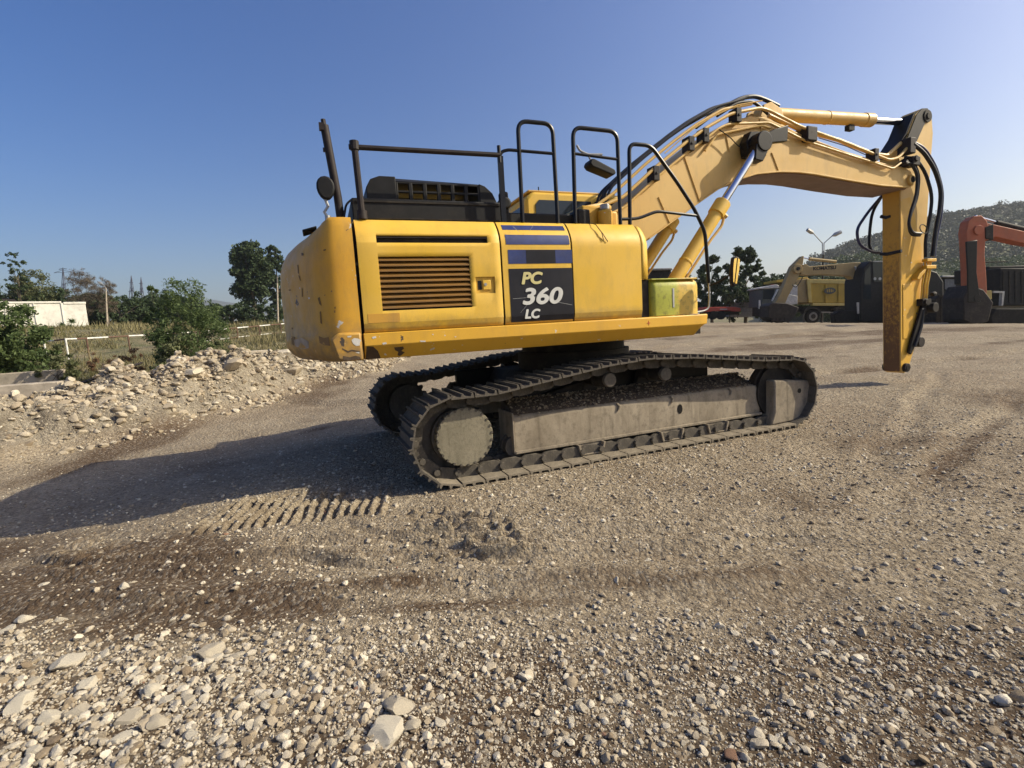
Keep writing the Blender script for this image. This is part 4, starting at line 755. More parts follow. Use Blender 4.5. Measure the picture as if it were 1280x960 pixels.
def leaves(cl,n,size,r,asp=.45):
    """cl: (k,4) clump centres+radius -> leaf quads"""
    cl=np.array(cl,float); wgt=cl[:,3]**2; ci=r.choice(len(cl),n,p=wgt/wgt.sum()); d=r.normal(size=(n,3)); d/=np.linalg.norm(d,axis=1)[:,None]
    rad_=r.random(n)**.45; p=cl[ci,:3]+d*(rad_*cl[ci,3])[:,None]*np.array([1,1,.8])
    u=r.normal(size=(n,3)); u/=np.linalg.norm(u,axis=1)[:,None]; q=r.normal(size=(n,3)); v=np.cross(u,q); v/=np.linalg.norm(v,axis=1)[:,None]
    s=size*r.uniform(.6,1.4,n)[:,None]; a=p-u*s; b=p+v*s*asp; c=p+u*s; e=p-v*s*asp
    V=np.stack([a,b,c,e],1).reshape(-1,3); F=np.arange(4*n).reshape(-1,4); T=np.repeat(np.clip(r.normal(.5,.22,n)+.12*(rad_-.6),0,1),4)
    return V,F,T
def plant(name,base,crown,clumps,nleaf,lsize,mat,label,cat,group=None,trunk=.1,seed=1,asp=.45,limbs=10,trunk_h=None,shape=None):
    """crown: (cx,cy,cz,rx,ry,rz) ellipsoid relative to base; clumps inside it"""
    r=np.random.default_rng(seed); root=empty(name,base,label,cat,group)
    cx,cy,cz,rx,ry,rz=crown; cl=[]
    while len(cl)<clumps:
        d=r.uniform(-1,1,3)
        if np.dot(d,d)>1: continue
        if shape and r.random()>shape(d): continue
        if np.dot(d,d)<.15 and r.random()<.6: continue
        cl.append((cx+d[0]*rx,cy+d[1]*ry,cz+d[2]*rz,min(rx,rz)*r.uniform(.10,.30)))
    V,F,T=leaves(cl,nleaf,lsize,r,asp); o=npobj('crown' if cat=='tree' else 'foliage',V,F,mat,root,attrs={'tone':T})
    tb_=MB(); th=trunk_h or cz; lean=r.normal(0,.03)*th
    tb_.tube([(0,0,-.3),(lean*.3,0,th*.35),(lean,lean*.5,th)],[trunk,trunk*.8,trunk*.35],7)
    for i in r.choice(len(cl),min(limbs,len(cl)),replace=False):
        c=cl[i]; t0=r.uniform(.3,.95); s0=(lean*t0,0,th*t0); m_=tuple((s0[k]+c[k])/2+(.05*rz if k==2 else 0) for k in range(3)); tb_.tube([s0,m_,c[:3]],[trunk*.4,trunk*.22,trunk*.07],5)
    tb_.build('trunk' if cat=='tree' else 'stem',M_bark,root)
    return root
def tree_px(px,base_py,top_py,wpx,d,name,label,cat='tree',mat=None,nl=3000,ls=.12,clumps=60,trunk=.15,seed=1,low=.15,group=None,**k):
    b=at(px,base_py,d); t=at(px,top_py,d); g=gz(b.x,b.y) if d<90 else b.z; b.z=min(g,b.z) if d<90 else g; h=t.z-b.z; rx=wpx/2*d/FPX
    return plant(name,b,(0,0,h*(1+low)/2,rx,rx,h*(1-low)/2),clumps,nl,ls,mat or M_leafd,label,cat,group,trunk,seed,**k)
G_T='trees standing along the far edge of the yard'
tree_px(321,402,300,46,75,'poplar_tree','tall full dark green tree, left of the counterweight behind a lamp pole',nl=12000,ls=.26,clumps=260,trunk=.35,seed=3,low=.22)
tree_px(351,402,304,22,78,'poplar_tree','slimmer dark tree half hidden by the rear of the yellow counterweight',nl=5000,ls=.26,clumps=120,trunk=.3,seed=4,low=.1)
tree_px(890,396,318,44,46,'broadleaf_tree','dark green tree directly behind the front handrail of the excavator',nl=5500,ls=.16,clumps=70,trunk=.16,seed=5,low=.05)
tree_px(932,396,306,40,44,'broadleaf_tree','tallest dark tree on the right, standing behind the small round-ended mirror',nl=6000,ls=.15,clumps=75,trunk=.16,seed=6,low=.08)
tree_px(912,397,350,60,43,'leafy_bush','low dark bush between the two tall trees behind the red flatbed',cat='bush',nl=3500,ls=.13,clumps=40,seed=7,low=0,trunk=.05)
tree_px(965,396,338,50,52,'broadleaf_tree','mid green tree behind the cab of the dump truck',nl=4500,ls=.17,clumps=60,trunk=.14,seed=8,low=0)
tree_px(1005,392,332,50,70,'broadleaf_tree','rounded green tree behind the raised arm of the parked excavator with a lettered boom',nl=3500,ls=.22,clumps=50,trunk=.14,seed=9,low=0)
tree_px(985,397,340,50,48,'broadleaf_tree','green tree directly above the front of the yellow tipper body',nl=3500,ls=.16,clumps=50,trunk=.12,seed=21,low=0)
tree_px(1040,394,336,60,60,'broadleaf_tree','wide green tree under the foot of the hill behind the double street lamp',nl=4000,ls=.2,clumps=60,trunk=.14,seed=22,low=0)
tree_px(858,396,340,26,60,'broadleaf_tree','small pale green tree seen between the boom cylinder and the tool box',nl=2500,ls=.16,clumps=30,mat=M_leaff,seed=10,low=0)
tree_px(28,395,312,22,48,'pine_tree','tall thin windswept pine with layered branches above the white building',nl=1300,ls=.11,clumps=60,trunk=.07,seed=12,low=.35,shape=lambda d:1 if abs((d[2]*3)%1-.5)<.28 else .05)
tree_px(50,400,338,46,50,'scrub_tree','thin grey green scrub tree rising behind the white building roof',nl=5200,ls=.11,clumps=130,mat=M_leaff,seed=13,low=.1,trunk=.08)
tree_px(110,402,334,34,46,'bare_tree','brown half bare tree with fine twigs right of the white building',nl=6500,ls=.14,clumps=130,mat=M_dry,seed=14,low=.15,trunk=.07,asp=.08)
tree_px(136,402,346,26,46,'bare_tree','smaller brown bare tree beside the thin leaning lamp pole',nl=3500,ls=.14,clumps=80,mat=M_dry,seed=15,low=.2,trunk=.06,asp=.08)
lab=['low dark tree at the far left frame edge behind the white building','dark tree mass directly over the left part of the white roof','dark rounded tree just right of the white building','dark green low tree behind the thin lamp pole','broad low tree below the left lattice mast','broad low tree right of the two lattice masts','low dark tree line section left of the feathery shrub','dark low tree seen just right of the feathery shrub','low dark hedge tree left of the tall poplar','low dark hedge tree below the tall poplar']
for i,(px,tp,wp) in enumerate([(8,356,60),(66,360,60),(118,368,36),(150,372,44),(178,368,40),(208,370,44),(236,376,40),(262,382,36),(292,382,40),(330,384,44)]):
    tree_px(px,404,tp-3,wp*1.5,52 if i<4 else 62,'low_tree',lab[i],nl=5200,ls=.16,clumps=110,seed=30+i,low=-.05,trunk=.1,group=None)
# shrubs nearer
tree_px(243,470,350,80,13.5,'feathery_shrub','large feathery green shrub standing behind the rubble bank',cat='shrub',mat=M_leaf,nl=13000,ls=.045,clumps=190,seed=50,low=-.02,trunk=.03,asp=.3)
tree_px(206,455,342,28,13.6,'feathery_shrub','tall feathery side shoot on the left of the large shrub',cat='shrub',mat=M_leaf,nl=3600,ls=.05,clumps=30,seed=51,low=.1,trunk=.02,asp=.3)
tree_px(283,472,425,60,12.6,'dusty_shrub','low grey green dusty bush at the right foot of the feathery shrub',cat='shrub',mat=M_leaff,nl=3500,ls=.04,clumps=40,seed=52,low=-.1,trunk=.02)
tree_px(225,470,418,60,12.8,'dusty_shrub','low dusty bush at the left foot of the feathery shrub',cat='shrub',mat=M_leaff,nl=3000,ls=.04,clumps=36,seed=53,low=-.1,trunk=.02)
tree_px(20,468,380,90,12.5,'dark_shrub','large dark leafy shrub at the left edge in front of the white building',cat='shrub',mat=M_leaf,nl=11000,ls=.05,clumps=80,seed=54,low=-.08,trunk=.03)
tree_px(-40,478,372,110,11.5,'dark_shrub','dark shrub half cut off by the left edge of the view',cat='shrub',mat=M_leaf,nl=5000,ls=.06,clumps=60,seed=55,low=-.08,trunk=.03)
tree_px(72,470,432,44,12,'dusty_shrub','small bright bush beside the white fence post above the concrete slabs',cat='shrub',mat=M_leaff,nl=2400,ls=.04,clumps=26,seed=56,low=-.1,trunk=.02)
tree_px(165,452,430,34,14,'dry_shrub','rust brown dried weed clump behind the rubble left of the shrub',cat='shrub',mat=M_reddry,nl=1600,ls=.045,clumps=22,seed=57,low=-.1,trunk=.02,asp=.15)
tree_px(128,450,436,30,15,'dry_shrub','smaller brown dried weed clump behind the rubble near the fence',cat='shrub',mat=M_reddry,nl=1200,ls=.045,clumps=16,seed=58,low=-.1,trunk=.02,asp=.15)
tree_px(85,405,396,14,36,'yucca_plant','small spiky plant growing in front of the white wall',cat='plant',mat=M_leaf,nl=250,ls=.25,clumps=5,seed=59,low=0,trunk=.02,asp=.08)
# grass and weeds behind the bank: uncountable
r=np.random.default_rng(5); N=52000; d=np.exp(r.uniform(math.log(13),math.log(60),N)); a=np.radians(r.uniform(-52,-17,N)); x=CX+np.tan(a)*d; y=CY+d; k=(veg_mask(x,y)>.35)&(fbm(x*.45,y*.45,3,3)>-.03); x,y,d=x[k],y[k],d[k]; n=len(x)
z=ground_z(x,y); h=r.uniform(.04,.2,n)*(1+1.2*(fbm(x*.5,y*.5,3,9)>.10))*(1+d*.012); lx=r.normal(0,.13,n);ly=r.normal(0,.13,n); wv=.004+d*.0009; aa=r.uniform(0,3.14,n); ox=np.cos(aa)*wv; oy=np.sin(aa)*wv
V=np.stack([np.stack([x-ox,y-oy,z-.02],-1),np.stack([x+ox,y+oy,z-.02],-1),np.stack([x+lx,y+ly,z+h],-1)],1).reshape(-1,3)
o=npobj('grass',V,np.arange(3*n).reshape(-1,3),M_grass,attrs={'tone':np.repeat(np.clip(.5+1.4*fbm(x*.3,y*.3,3,14)+r.normal(0,.2,n),0,1),3)}); tag(o,kind='stuff')
# far wood closing the yard behind the excavator
r=np.random.default_rng(23); cl=[]
for i in range(260):
    p=at(r.uniform(372,850),402,r.uniform(84,100)); g=gz(p.x,p.y); s_=r.uniform(1.0,2.2); cl.append((p.x,p.y,g+r.uniform(.3,4.0),s_))
V,F,T=leaves(cl,26000,.26,r,.7); o=npobj('wood',V,F,M_leafd,attrs={'tone':T},smooth=False); tag(o,kind='stuff')
# ------------------------------------------------------------------ left background: building, fence, slabs, poles, masts
M_wall=simple('whitewashed_wall',(.70,.68,.61),.9,var=.15,sc=1.8,dirt=(.33,.30,.25),da=.65)
d=38; p1=at(111,408,d); p1z=at(106,372.5,d).z; L_=9.5; yawb=R(42); p0=p1-Vector((math.cos(yawb)*L_,math.sin(yawb)*L_,0))
zb=min(gz(p0.x,p0.y),gz(p1.x,p1.y))-.3
MBu=Matrix.Translation((p0.x,p0.y,0))@Matrix.Rotation(yawb,4,'Z')
bd=empty('derelict_building',(0,0,0),'low white derelict building with a cracked wall, at the far left behind the shrubs','building')
hz_=p1z-.35
b_=MB(); segs=[0,L_*.30,L_*.302,L_*.64,L_*.645,L_-.02]
P(MB().box(0,L_*.66-.04,0,5,zb,hz_),'wall',M_wall,MBu,.02,bd); P(MB().box(L_*.66+.05,L_,0.02,5,zb,hz_),'wall',M_wall,MBu,.02,bd)
P(MB().add([(L_*.66-.08,.006,hz_),(L_*.66+.10,.006,hz_-.05),(L_*.66+.02,.006,hz_-.8),(L_*.66+.12,.006,hz_-1.2),(L_*.66+.30,.006,zb),(L_*.66-.02,.006,zb),(L_*.66-.06,.006,hz_-.9)],[(0,1,2,3,4,5,6)]) if False else MB().box(L_*.66-.05,L_*.66+.06,.15,.3,zb,hz_),'crack_fill',M_brown,MBu,0,bd)
for q_ in range(6):
    x_=L_*(.08+.155*q_); P(MB().box(x_,x_+.05,-.04,.02,zb,hz_),'wall_joint',M_wall,MBu,0,bd)
P(MB().box(-.2,L_*.55,-.06,5.2,hz_,hz_+.16).box(L_*.56,L_*.86,-.04,5.2,hz_-.02,hz_+.12).prism([(L_*.87,-.02),(L_+.04,-.02),(L_+.04,5),(L_*.87,5)],hz_-.10,hz_+.07,'z'),'roof_slab',M_wall,MBu,.03,bd)
P(MB().prism([(L_*.5,hz_+.16),(L_*.62,hz_+.14),(L_*.60,hz_+.36),(L_*.53,hz_+.42)],1,1.6),'chimney_stub',M_brown,MBu,.02,bd)
# red and white barrier rails
M_rail=simple('white_rail',(.72,.71,.66),.6,da=.25); M_rrail=simple('rusty_rail',(.13,.07,.045),.8,da=.3)
fn=empty('barrier_fence',(0,0,0),'low pipe barrier with alternating white and rust red rails behind the rubble','fence')
FP=[(-70,432,15),(0,428,16),(55,427,16.5),(82,424,16),(108,423,17),(160,420,18.5),(201,418,20),(250,417.5,21.5),(297,417,23),(325,417,24),(352,417,25),(380,418,26)]
tops=[at(*q) for q in FP]
for i,t_ in enumerate(tops):
    g=gz(t_.x,t_.y); t_.z=max(t_.z,g+.5)
    P(MB().cyl((t_.x,t_.y,g-.2),(t_.x,t_.y,t_.z+.03),.026,8),'post',M_rail if i in(2,3) else M_rrail,I,0,fn)
for i in range(len(tops)-1):
    a_,b_=tops[i],tops[i+1]; nseg=2 if (b_-a_).length>1.6 else 1
    for j in range(nseg*2):
        q0=a_.lerp(b_,j/(nseg*2)+.004); q1=a_.lerp(b_,(j+1)/(nseg*2)-.004)
        P(MB().cyl(q0,q1,.026,8),'rail',M_rail if j%2==0 else M_rrail,I,0,fn)
        if i>=7 or i==0: P(MB().cyl(q0-Vector((0,0,.42)),q1-Vector((0,0,.42)),.02,8),'rail',M_rail if j%2==0 else M_rrail,I,0,fn)
# concrete blocks
M_conc=simple('pale_concrete',(.44,.38,.30),.9,sc=4,dirt=(.25,.2,.15),da=.5,bump=.3); M_terra=simple('terracotta_block',(.36,.19,.115),.9,sc=4,da=.4)
for (pa,pb,z1,dd_,hh,lab_,mat_) in (((-30,490),(72,478),0,10.6,.34,'long pale concrete slab lying along the left edge below the dark shrub',M_conc),((-20,474),(78,462),0,11.6,.26,'second pale concrete slab stepped behind the longer slab at the left edge',M_conc),
    ((300,452),(330,450),0,15,.34,'terracotta coloured concrete block right of the feathery shrub',M_terra),((328,447),(372,442),0,16,.48,'pale pinkish concrete block beside the rear of the counterweight',M_conc),((305,441),(335,439),0,17.5,.22,'flat broken slab lying behind the terracotta block',M_conc)):
    a_=at(pa[0],pa[1],dd_); b_=at(pb[0],pb[1],dd_+.5); v_=b_-a_; v_.z=0; M=Matrix.Translation((a_.x,a_.y,0))@Matrix.Rotation(math.atan2(v_.y,v_.x),4,'Z'); zt_=(a_.z+b_.z)/2+.05
    g=min(gz(a_.x,a_.y),gz(b_.x,b_.y)); L2=v_.length
    pr=[(0,0),(L2*.3,-.02),(L2*.6,.015),(L2,0),(L2-.03,.5),(L2*.5,.53),(.03,.5)]
    tag(MB().prism(pr,min(g-.1,zt_-hh),zt_,'z').build('concrete_block',mat_,None,M,.015),lab_,'concrete block')
# scrap timber behind the bank
for i,(q0,q1,lb) in enumerate((((95,447,13),(175,437,16),'long weathered plank lying behind the rubble under the fence'),((100,470,11),(135,474,11),'short dark plank lying on the rubble crest'),((175,468,11.5),(215,462,12),'thin dark batten lying on top of the rubble left of the shrub'))):
    a_=at(*q0);b_=at(*q1); a_.z=gz(a_.x,a_.y)+.1;b_.z=gz(b_.x,b_.y)+.12; tag(MB().cyl(a_,b_,.035,4).build('plank',M_brown,None,I,0),lb,'plank')
def pole(px,bp,tp,d,lab_,arm=None,r_=.05,mat=None,cat='lamp post'):
    b=at(px[0],bp,d); t=at(px[1],tp,d); ro=empty('lamp_post',(b.x,b.y,gz(b.x,b.y)),lab_,cat); o=Vector((b.x,b.y,gz(b.x,b.y)))
    P(MB().tube([(0,0,-.3),tuple((t-o)*.5),tuple(t-o)],[r_*1.3,r_,r_*.7],8),'pole',mat or M_conc,I,0,ro)
    if arm:
        for ap_,hp in arm:
            q=at(*ap_,d)-o; e=at(*hp,d)-o; P(MB().tube([tuple(t-o),tuple(q)],r_*.45,6),'bracket_arm',mat or M_galv,I,0,ro)
            dv=(e-q); P(MB().tube([tuple(q),tuple(q+dv*.5),tuple(e)],[r_*.8,r_*2.0,r_*.9],8),'lamp_head',M_galv,I,0,ro)
    return ro
pole((133.5,132.5),405,360,40,'thin lamp pole leaning slightly, right of the white building',[((128,355),(122,352))],.05)
pole((347,346.5),403,346,60,'grey lamp pole in front of the tall poplar, left of the counterweight',[((350,345),(358,344))],.09)
dl=pole((1027,1029),400,318,42,'double headed street lamp on a dark pole against the sky',[],.085,M_dark)
b=at(1027,400,42); o_=Vector((b.x,b.y,gz(b.x,b.y)))
for s_ in (((1028,318),(1028,304),(1017,292),(1009,287)),((1030,318),(1030,304),(1040,295),(1051,290))):
    q=[at(a,c,42)-o_ for a,c in s_]; P(MB().tube([tuple(v) for v in q[:3]],.04,6),'bracket_arm',M_galv,I,0,dl); dv=q[3]-q[2]; P(MB().tube([tuple(q[2]),tuple(q[2]+dv*.35),tuple(q[3]),tuple(q[3]+dv*.08)],[.05,.17,.15,.04],8),'lamp_head',M_galv,I,0,dl)
# lattice masts
def mast(px0,px1,bp,tp,d,lab_,arms):
    b0=at(px0,bp,d);b1=at(px1,bp,d);t=at((px0+px1)/2-1,tp,d); ro=empty('lattice_mast',(b0.x,b0.y,b0.z-3),lab_,'pylon'); o=Vector((b0.x,b0.y,b0.z-3)); mb=MB(); r_=d*.0005
    w0=(b1-b0).length; 
    for sy in (0,1):
        A0=b0-o+Vector((0,sy*w0,-2));B0=b1-o+Vector((0,sy*w0,-2)); tt=t-o+Vector((0,w0*.5,0)); mb.tube([A0,tt],r_,4).tube([B0,tt],r_,4); k_=4
        for i in range(k_):
            u0,u1=i/k_,(i+1)/k_; mb.tube([A0.lerp(tt,u0),B0.lerp(tt,u1)],r_*.6,4).tube([B0.lerp(tt,u0),A0.lerp(tt,u1)],r_*.6,4)
    mb.build('frame',M_pyl,ro)
    for py,w_ in arms:
        c=at((px0+px1)/2-1,py,d)-o+Vector((0,w0*.5,0)); hw=w_*d/FPX/2; m2=MB(); m2.tube([c-Vector((hw,0,0)),c+Vector((0,0,hw*.25)),c+Vector((hw,0,0))],r_*.8,4).tube([c-Vector((hw,0,0)),c+Vector((hw,0,0))],r_*.8,4); m2.build('cross_arm',M_pyl,ro)
M_pyl=simple('pylon_steel',(.10,.10,.14),.6,da=.05)
mast(158,166,388,344,150,'left of the two slender lattice masts on the left skyline',[(353,5),(364,7)])
mast(172,178,386,346,150,'right of the two slender lattice masts on the left skyline',[(354,5),(365,7)])
mast(72,80,392,334,110,'thicker lattice pylon with wide cross arms above the white building',[(340,22),(336,10)])
# distant hills
def hill_mat():
    t=NT('wooded_hillside'); n=t.noise(.05,6,.7); n2=t.noise(.018,4,.6); at_=t.attr('low'); c=t.mix(t.ramp(n,(.4,0.),(.62,1.)),(.022,.030,.018),(.038,.046,.026)); g=t.mix(t.ramp(n,(.35,0.),(.6,1.)),(.15,.15,.085),(.075,.085,.045))
    a=t.n('ShaderNodeMath',operation='MULTIPLY_ADD'); t.l(n2,a.inputs[0]); a.inputs[1].default_value=1.1; t.l(at_,a.inputs[2]); c=t.mix(t.ramp(a.outputs[0],(.95,0.),(1.02,1.)),c,g); return t.fin(c,.95,spec=.1)
M_hill=hill_mat()
def hill(name,sil,dcrest,dbase,nx=120,ny=40,amp=2.):
    pxs=np.array([s[0] for s in sil]);pys=np.array([s[1] for s in sil]); V=[];low=[]
    for i in range(nx):
        px=pxs[0]+(pxs[-1]-pxs[0])*i/(nx-1); py=np.interp(px,pxs,pys); zc=at(px,py,dcrest).z
        for j in range(ny):
            t=j/(ny-1)*1.5; d_=dbase+(dcrest-dbase)*min(t,1) if t<=1 else dcrest*(1+(t-1)*.8); p=at(px,400,d_); z0=2 if px>640 else 6
            e=float(ss(0,1,t)); z=z0+(zc-z0)*e if t<=1 else zc*(1-(t-1)**2*1.2); V.append((p.x,p.y,z)); low.append(1-t)
    V=np.array(V); V[:,2]+=amp*fbm(V[:,0]*.02,V[:,1]*.02,4,6); idx=np.arange(nx*ny).reshape(nx,ny); F=np.stack([idx[:-1,:-1],idx[1:,:-1],idx[1:,1:],idx[:-1,1:]],-1).reshape(-1,4)
    o=npobj(name,V,F,M_hill,attrs={'low':np.clip(np.array(low),0,1)},smooth=True); tag(o,kind='structure'); return V,np.array(low)
HV,HL=hill('hill',[(960,372),(1000,345),(1030,324),(1060,310),(1110,296),(1150,282),(1180,275),(1230,266),(1280,263),(1400,238),(1550,262),(1700,330)],400,130,150,50,5)
hill('distant_hill',[(-250,392),(-60,384),(60,380),(180,376),(262,374),(290,378),(330,383),(420,386),(600,380),(760,384),(900,380),(1000,378)],2600,1700,90,16,20)
LV_,LL_=hill('low_ridge',[(1000,352),(1035,336),(1060,324),(1085,320),(1120,326),(1180,332),(1280,326),(1500,330)],170,85,70,24,1.5)
# the hillside wood
M_wood=leafmat('far_wood_leaves',(.012,.024,.016),(.030,.043,.026),.1)
r=np.random.default_rng(19); m=np.where((LL_<.9)&(LL_>-.2))[0]; sel=r.choice(m,900); s=r.uniform(.8,2.0,900)
V,F,T=leaves(np.stack([LV_[sel,0]+r.normal(0,1.5,900),LV_[sel,1]+r.normal(0,1.5,900),LV_[sel,2]+s*.3,s],-1),45000,.3,r,.8)
o=npobj('wood',V,F,M_leafd,attrs={'tone':T},smooth=False); tag(o,kind='stuff')
r=np.random.default_rng(9); m=np.where((HL<.72)&(HL>-.12))[0]; sel=r.choice(m,6500); X=HV[sel,0]+r.normal(0,3,6500);Yv=HV[sel,1]+r.normal(0,3,6500); Z=HV[sel,2]
s=r.uniform(.9,2.2,6500)*(1+.8*(r.random(6500)<.05)); s*=1.35; V,F,T=leaves(np.stack([X,Yv,Z+s*.1,s],-1),210000,.55,r,.9)
T=np.clip(.45+1.3*fbm(V[::4,0]*.03,V[::4,1]*.03,3,2)+r.normal(0,.2,210000),0,1).repeat(4)
M_wood=leafmat('far_wood_leaves',(.012,.024,.016),(.030,.043,.026),.1)
o=npobj('wood',V,F,M_wood,attrs={'tone':T},smooth=False); tag(o,kind='stuff')
# ------------------------------------------------------------------ parked machines on the right
def frame_at(px,py,d,yaw):
    b=at(px,py,d); z=gz(b.x,b.y); return Matrix.Translation((b.x,b.y,z))@Matrix.Rotation(yaw,4,'Z'),Vector((b.x,b.y,z))
def loc_of(M): Mi=M.inverted(); return lambda px,py,d: Mi@at(px,py,d)
def gbase(px,py,d): b=at(px,py,d); return b
M_dy=paint('dusty_yellow',(.46,.30,.03),(.36,.24,.03),dirtamt=.45,rough=.6); M_dyp=paint('dusty_yellow_light',(.50,.40,.13),(.42,.31,.08),dirtamt=.5,rough=.6); M_tan=paint('dusty_tan_yellow',(.36,.26,.11),(.30,.21,.085),dirtamt=.5,rough=.65)
M_cabw=simple('dusty_white_paint',(.50,.49,.47),.5,da=.4); M_dkg=simple('dark_greenish_panel',(.06,.07,.065),.6,da=.3); M_tyre=simple('tyre_rubber',(.014,.013,.013),.85,da=.12); M_rim=simple('wheel_rim',(.22,.21,.19),.6,da=.4); M_bkt=simple('worn_bucket_steel',(.028,.022,.02),.7,da=.2,sc=4)
M_org=paint('faded_orange_paint',(.42,.10,.035),(.30,.075,.03),dirtamt=.45,rough=.6); M_redp=paint('red_paint',(.45,.06,.03),(.38,.05,.03),dirtamt=.3)
def flat(pts,d,thick): # polygon of far-vehicle outline given at its distance -> world x,z list
    return [(at(a,b,d).x,at(a,b,d).z) for a,b in pts],CY+d,thick
def slab(mb,pts,d,thick): q=[at(a,b,d) for a,b in pts]; return mb.prism([(v.x,v.z) for v in q],CY+d,CY+d+thick)
def pt(px,py,d,dy=0): v=at(px,py,d); return (v.x,v.y+dy,v.z)
# dump truck
d=38; tr=empty('dump_truck',at(1020,402,d),'dump truck with dusty yellow tipper body and white cab behind the parked excavator','truck'); TI=Matrix.Translation(-Vector(tr.location))
def TP_(mb,name,mat,par,bev=.02,sub=None): return mb.build(name,mat,sub or par,Matrix.Translation(-Vector(par.location)),bev)
body=TP_(slab(MB(),[(1011,378.5),(1009,349),(1079,350),(1080,378.5)],d,2.5),'tipper_body',M_dy,tr)
TP_(slab(MB(),[(1010,354),(1010,349.5),(1080,350),(1080,355)],d-.08,.07),'top_rail',M_dyp,tr,.01,body); TP_(slab(MB(),[(1016,382),(1016,378.8),(1080,379.6),(1080,382)],d-.1,.3),'lower_rail',M_dyp,tr,.01,body)
TP_(slab(MB(),[(1011,378),(1009,349),(1013,349),(1015,378)],d-.1,.09),'front_post',M_dyp,tr,.01,body)
for px in (1032,1048,1064): TP_(slab(MB(),[(px,378),(px,355),(px+1.6,355),(px+1.6,378)],d-.06,.05),'side_rib',M_dy,tr,.005,body)
# oval emblem on the tipper side
el=MB(); c=at(1036.5,363.5,d); 
el.prism([(c.x+.44*math.cos(a),c.z+.24*math.sin(a)) for a in np.linspace(0,6.283,25)[:-1]],c.y-.095,c.y-.062); TP_(el,'emblem',M_dkg,tr,0,body)
el=MB()
for sx,sz,w_,h_ in ((-.2,.0,.07,.1),(-.05,.02,.08,.12),(.1,0,.07,.1),(.22,-.02,.05,.08)): el.box(c.x+sx-w_/2,c.x+sx+w_/2,c.y-.1,c.y-.094,c.z+sz-h_,c.z+sz+h_)
TP_(el,'emblem_mark',M_dy,tr,0,body)
TP_(slab(MB(),[(996,378),(995,350),(1010,348),(1011,378)],d+.05,2.3),'bulkhead',M_tan,tr,.02,body)
TP_(slab(MB(),[(971,353),(971,350),(1009,346),(1012,349),(1008,352)],d+.3,2),'cab_guard',M_dy,tr,.02,body)
TP_(slab(MB(),[(988,379),(988,357),(993,355.5),(997,357),(997,380)],d,2.2),'cab_side',M_cabw,tr)
dr=TP_(slab(MB(),[(976,383),(975,377),(980,371),(987,368),(997,370),(997,380),(990,381),(986,384)],d-.1,.2),'wheel_arch_panel',M_cabw,tr)
TP_(slab(MB(),[(952,384),(953,361),(973,359),(988,361),(988,381),(975,385)],d+.3,2.1),'cab',M_dkg,tr,.03)
TP_(slab(MB(),[(951,361),(951,359.4),(970,355.5),(974,357),(973,360)],d+.2,2.2),'cab_roof',M_cabw,tr,.02)
TP_(slab(MB(),[(954,374),(954.5,362.5),(968,361.5),(967,374)],d+.27,.03),'windscreen',M_glass,tr,0)
TP_(slab(MB(),[(949,386),(949,375),(950.5,375),(951,386)],d,.1),'mirror_bar',M_cabw,tr,0)
TP_(slab(MB(),[(966,356.3),(966,355),(968,355),(968,356.3)],d+.6,.3),'beacon',M_redp,tr,0)
TP_(slab(MB(),[(952,395),(952,383),(1080,382),(1080,388),(990,390)],d+.5,1.5),'chassis',M_dark,tr)
TP_(slab(MB(),[(1024,391),(1024,389.5),(1046,390),(1046,391.5)],d,.1).box(0,0,0,0,0,0) if False else slab(MB(),[(1024,391),(1024,389.5),(1046,390),(1046,391.5)],d,.1),'side_guard',M_rim,tr,0)
for px in (1016,1054,1068,975):
    c=at(px,395.5,d); y0=c.y-.05; wr=.52; wh=TP_(MB().cyl((c.x,y0,c.z),(c.x,y0+.32,c.z),wr,28),'wheel',M_tyre,tr,.03)
    TP_(MB().cyl((c.x,y0-.012,c.z),(c.x,y0+.01,c.z),wr*.62,24),'rim',M_rim,tr,.01,wh); TP_(MB().cyl((c.x,y0-.03,c.z),(c.x,y0-.01,c.z),wr*.34,20),'rim_hub',M_dark,tr,0,wh)
    TP_(slab(MB(),[(px-11,392),(px-10,387),(px-5,384),(px+5,384),(px+10,387),(px+11,392),(px+9,392),(px+8,388.5),(px+4,386),(px-4,386),(px-8,388.5),(px-9,392)],d-.15,.5),'mudguard',M_dark,tr,0)
# parked excavator with a lettered boom, bucket towards the left
d=33; e2=empty('parked_excavator',at(1075,405,d),'parked dusty excavator with lettered tan boom folded down to a dark bucket','excavator')
bm=TP_(slab(MB(),[(1001,343),(1004,331),(1008,330),(1012,333),(1068,328),(1075,328),(1082,333),(1084,345),(1078,372),(1073,374),(1072,362),(1070,352),(1062,345),(1030,343),(1008,344)],d,.55),'boom',M_tan,e2,.02)
ty=at(1016,339,d)
def text_w(name,body,x0,x1,z,size,y,mat,par,sub):
    o=text(name,body,size,(x0,x1),z,mat,sub,Matrix.Translation(-Vector(par.location)),y=y,shear=0,off=.04,depth=.004); return o
a_=at(1016.5,338.2,d);b_=at(1045,338.2,d); text_w('lettering','KOMATSU',a_.x,b_.x,a_.z+.02,.30,CY+d-.006,M_dark,e2,bm)
TP_(slab(MB(),[(968,380),(975,369),(984,347),(990,333),(1003,320),(1005,320),(1004,329),(1000,341),(998,347),(985,371),(981,381)],d+.08,.4),'arm',M_tan,e2,.02)
TP_(slab(MB(),[(966,376.5),(965,375.5),(972,361),(973.5,361.5)],d-.05,.1),'bucket_rod',M_galv,e2,0)
TP_(MB().cyl(pt(1005.5,321,d,.25),pt(1016,323.5,d,.25),.045,8),'cylinder_rod',M_chrome,e2,0); TP_(MB().cyl(pt(1014,323,d,.25),pt(1048,326.5,d,.25),.10,12),'arm_cylinder',M_tan,e2,0)
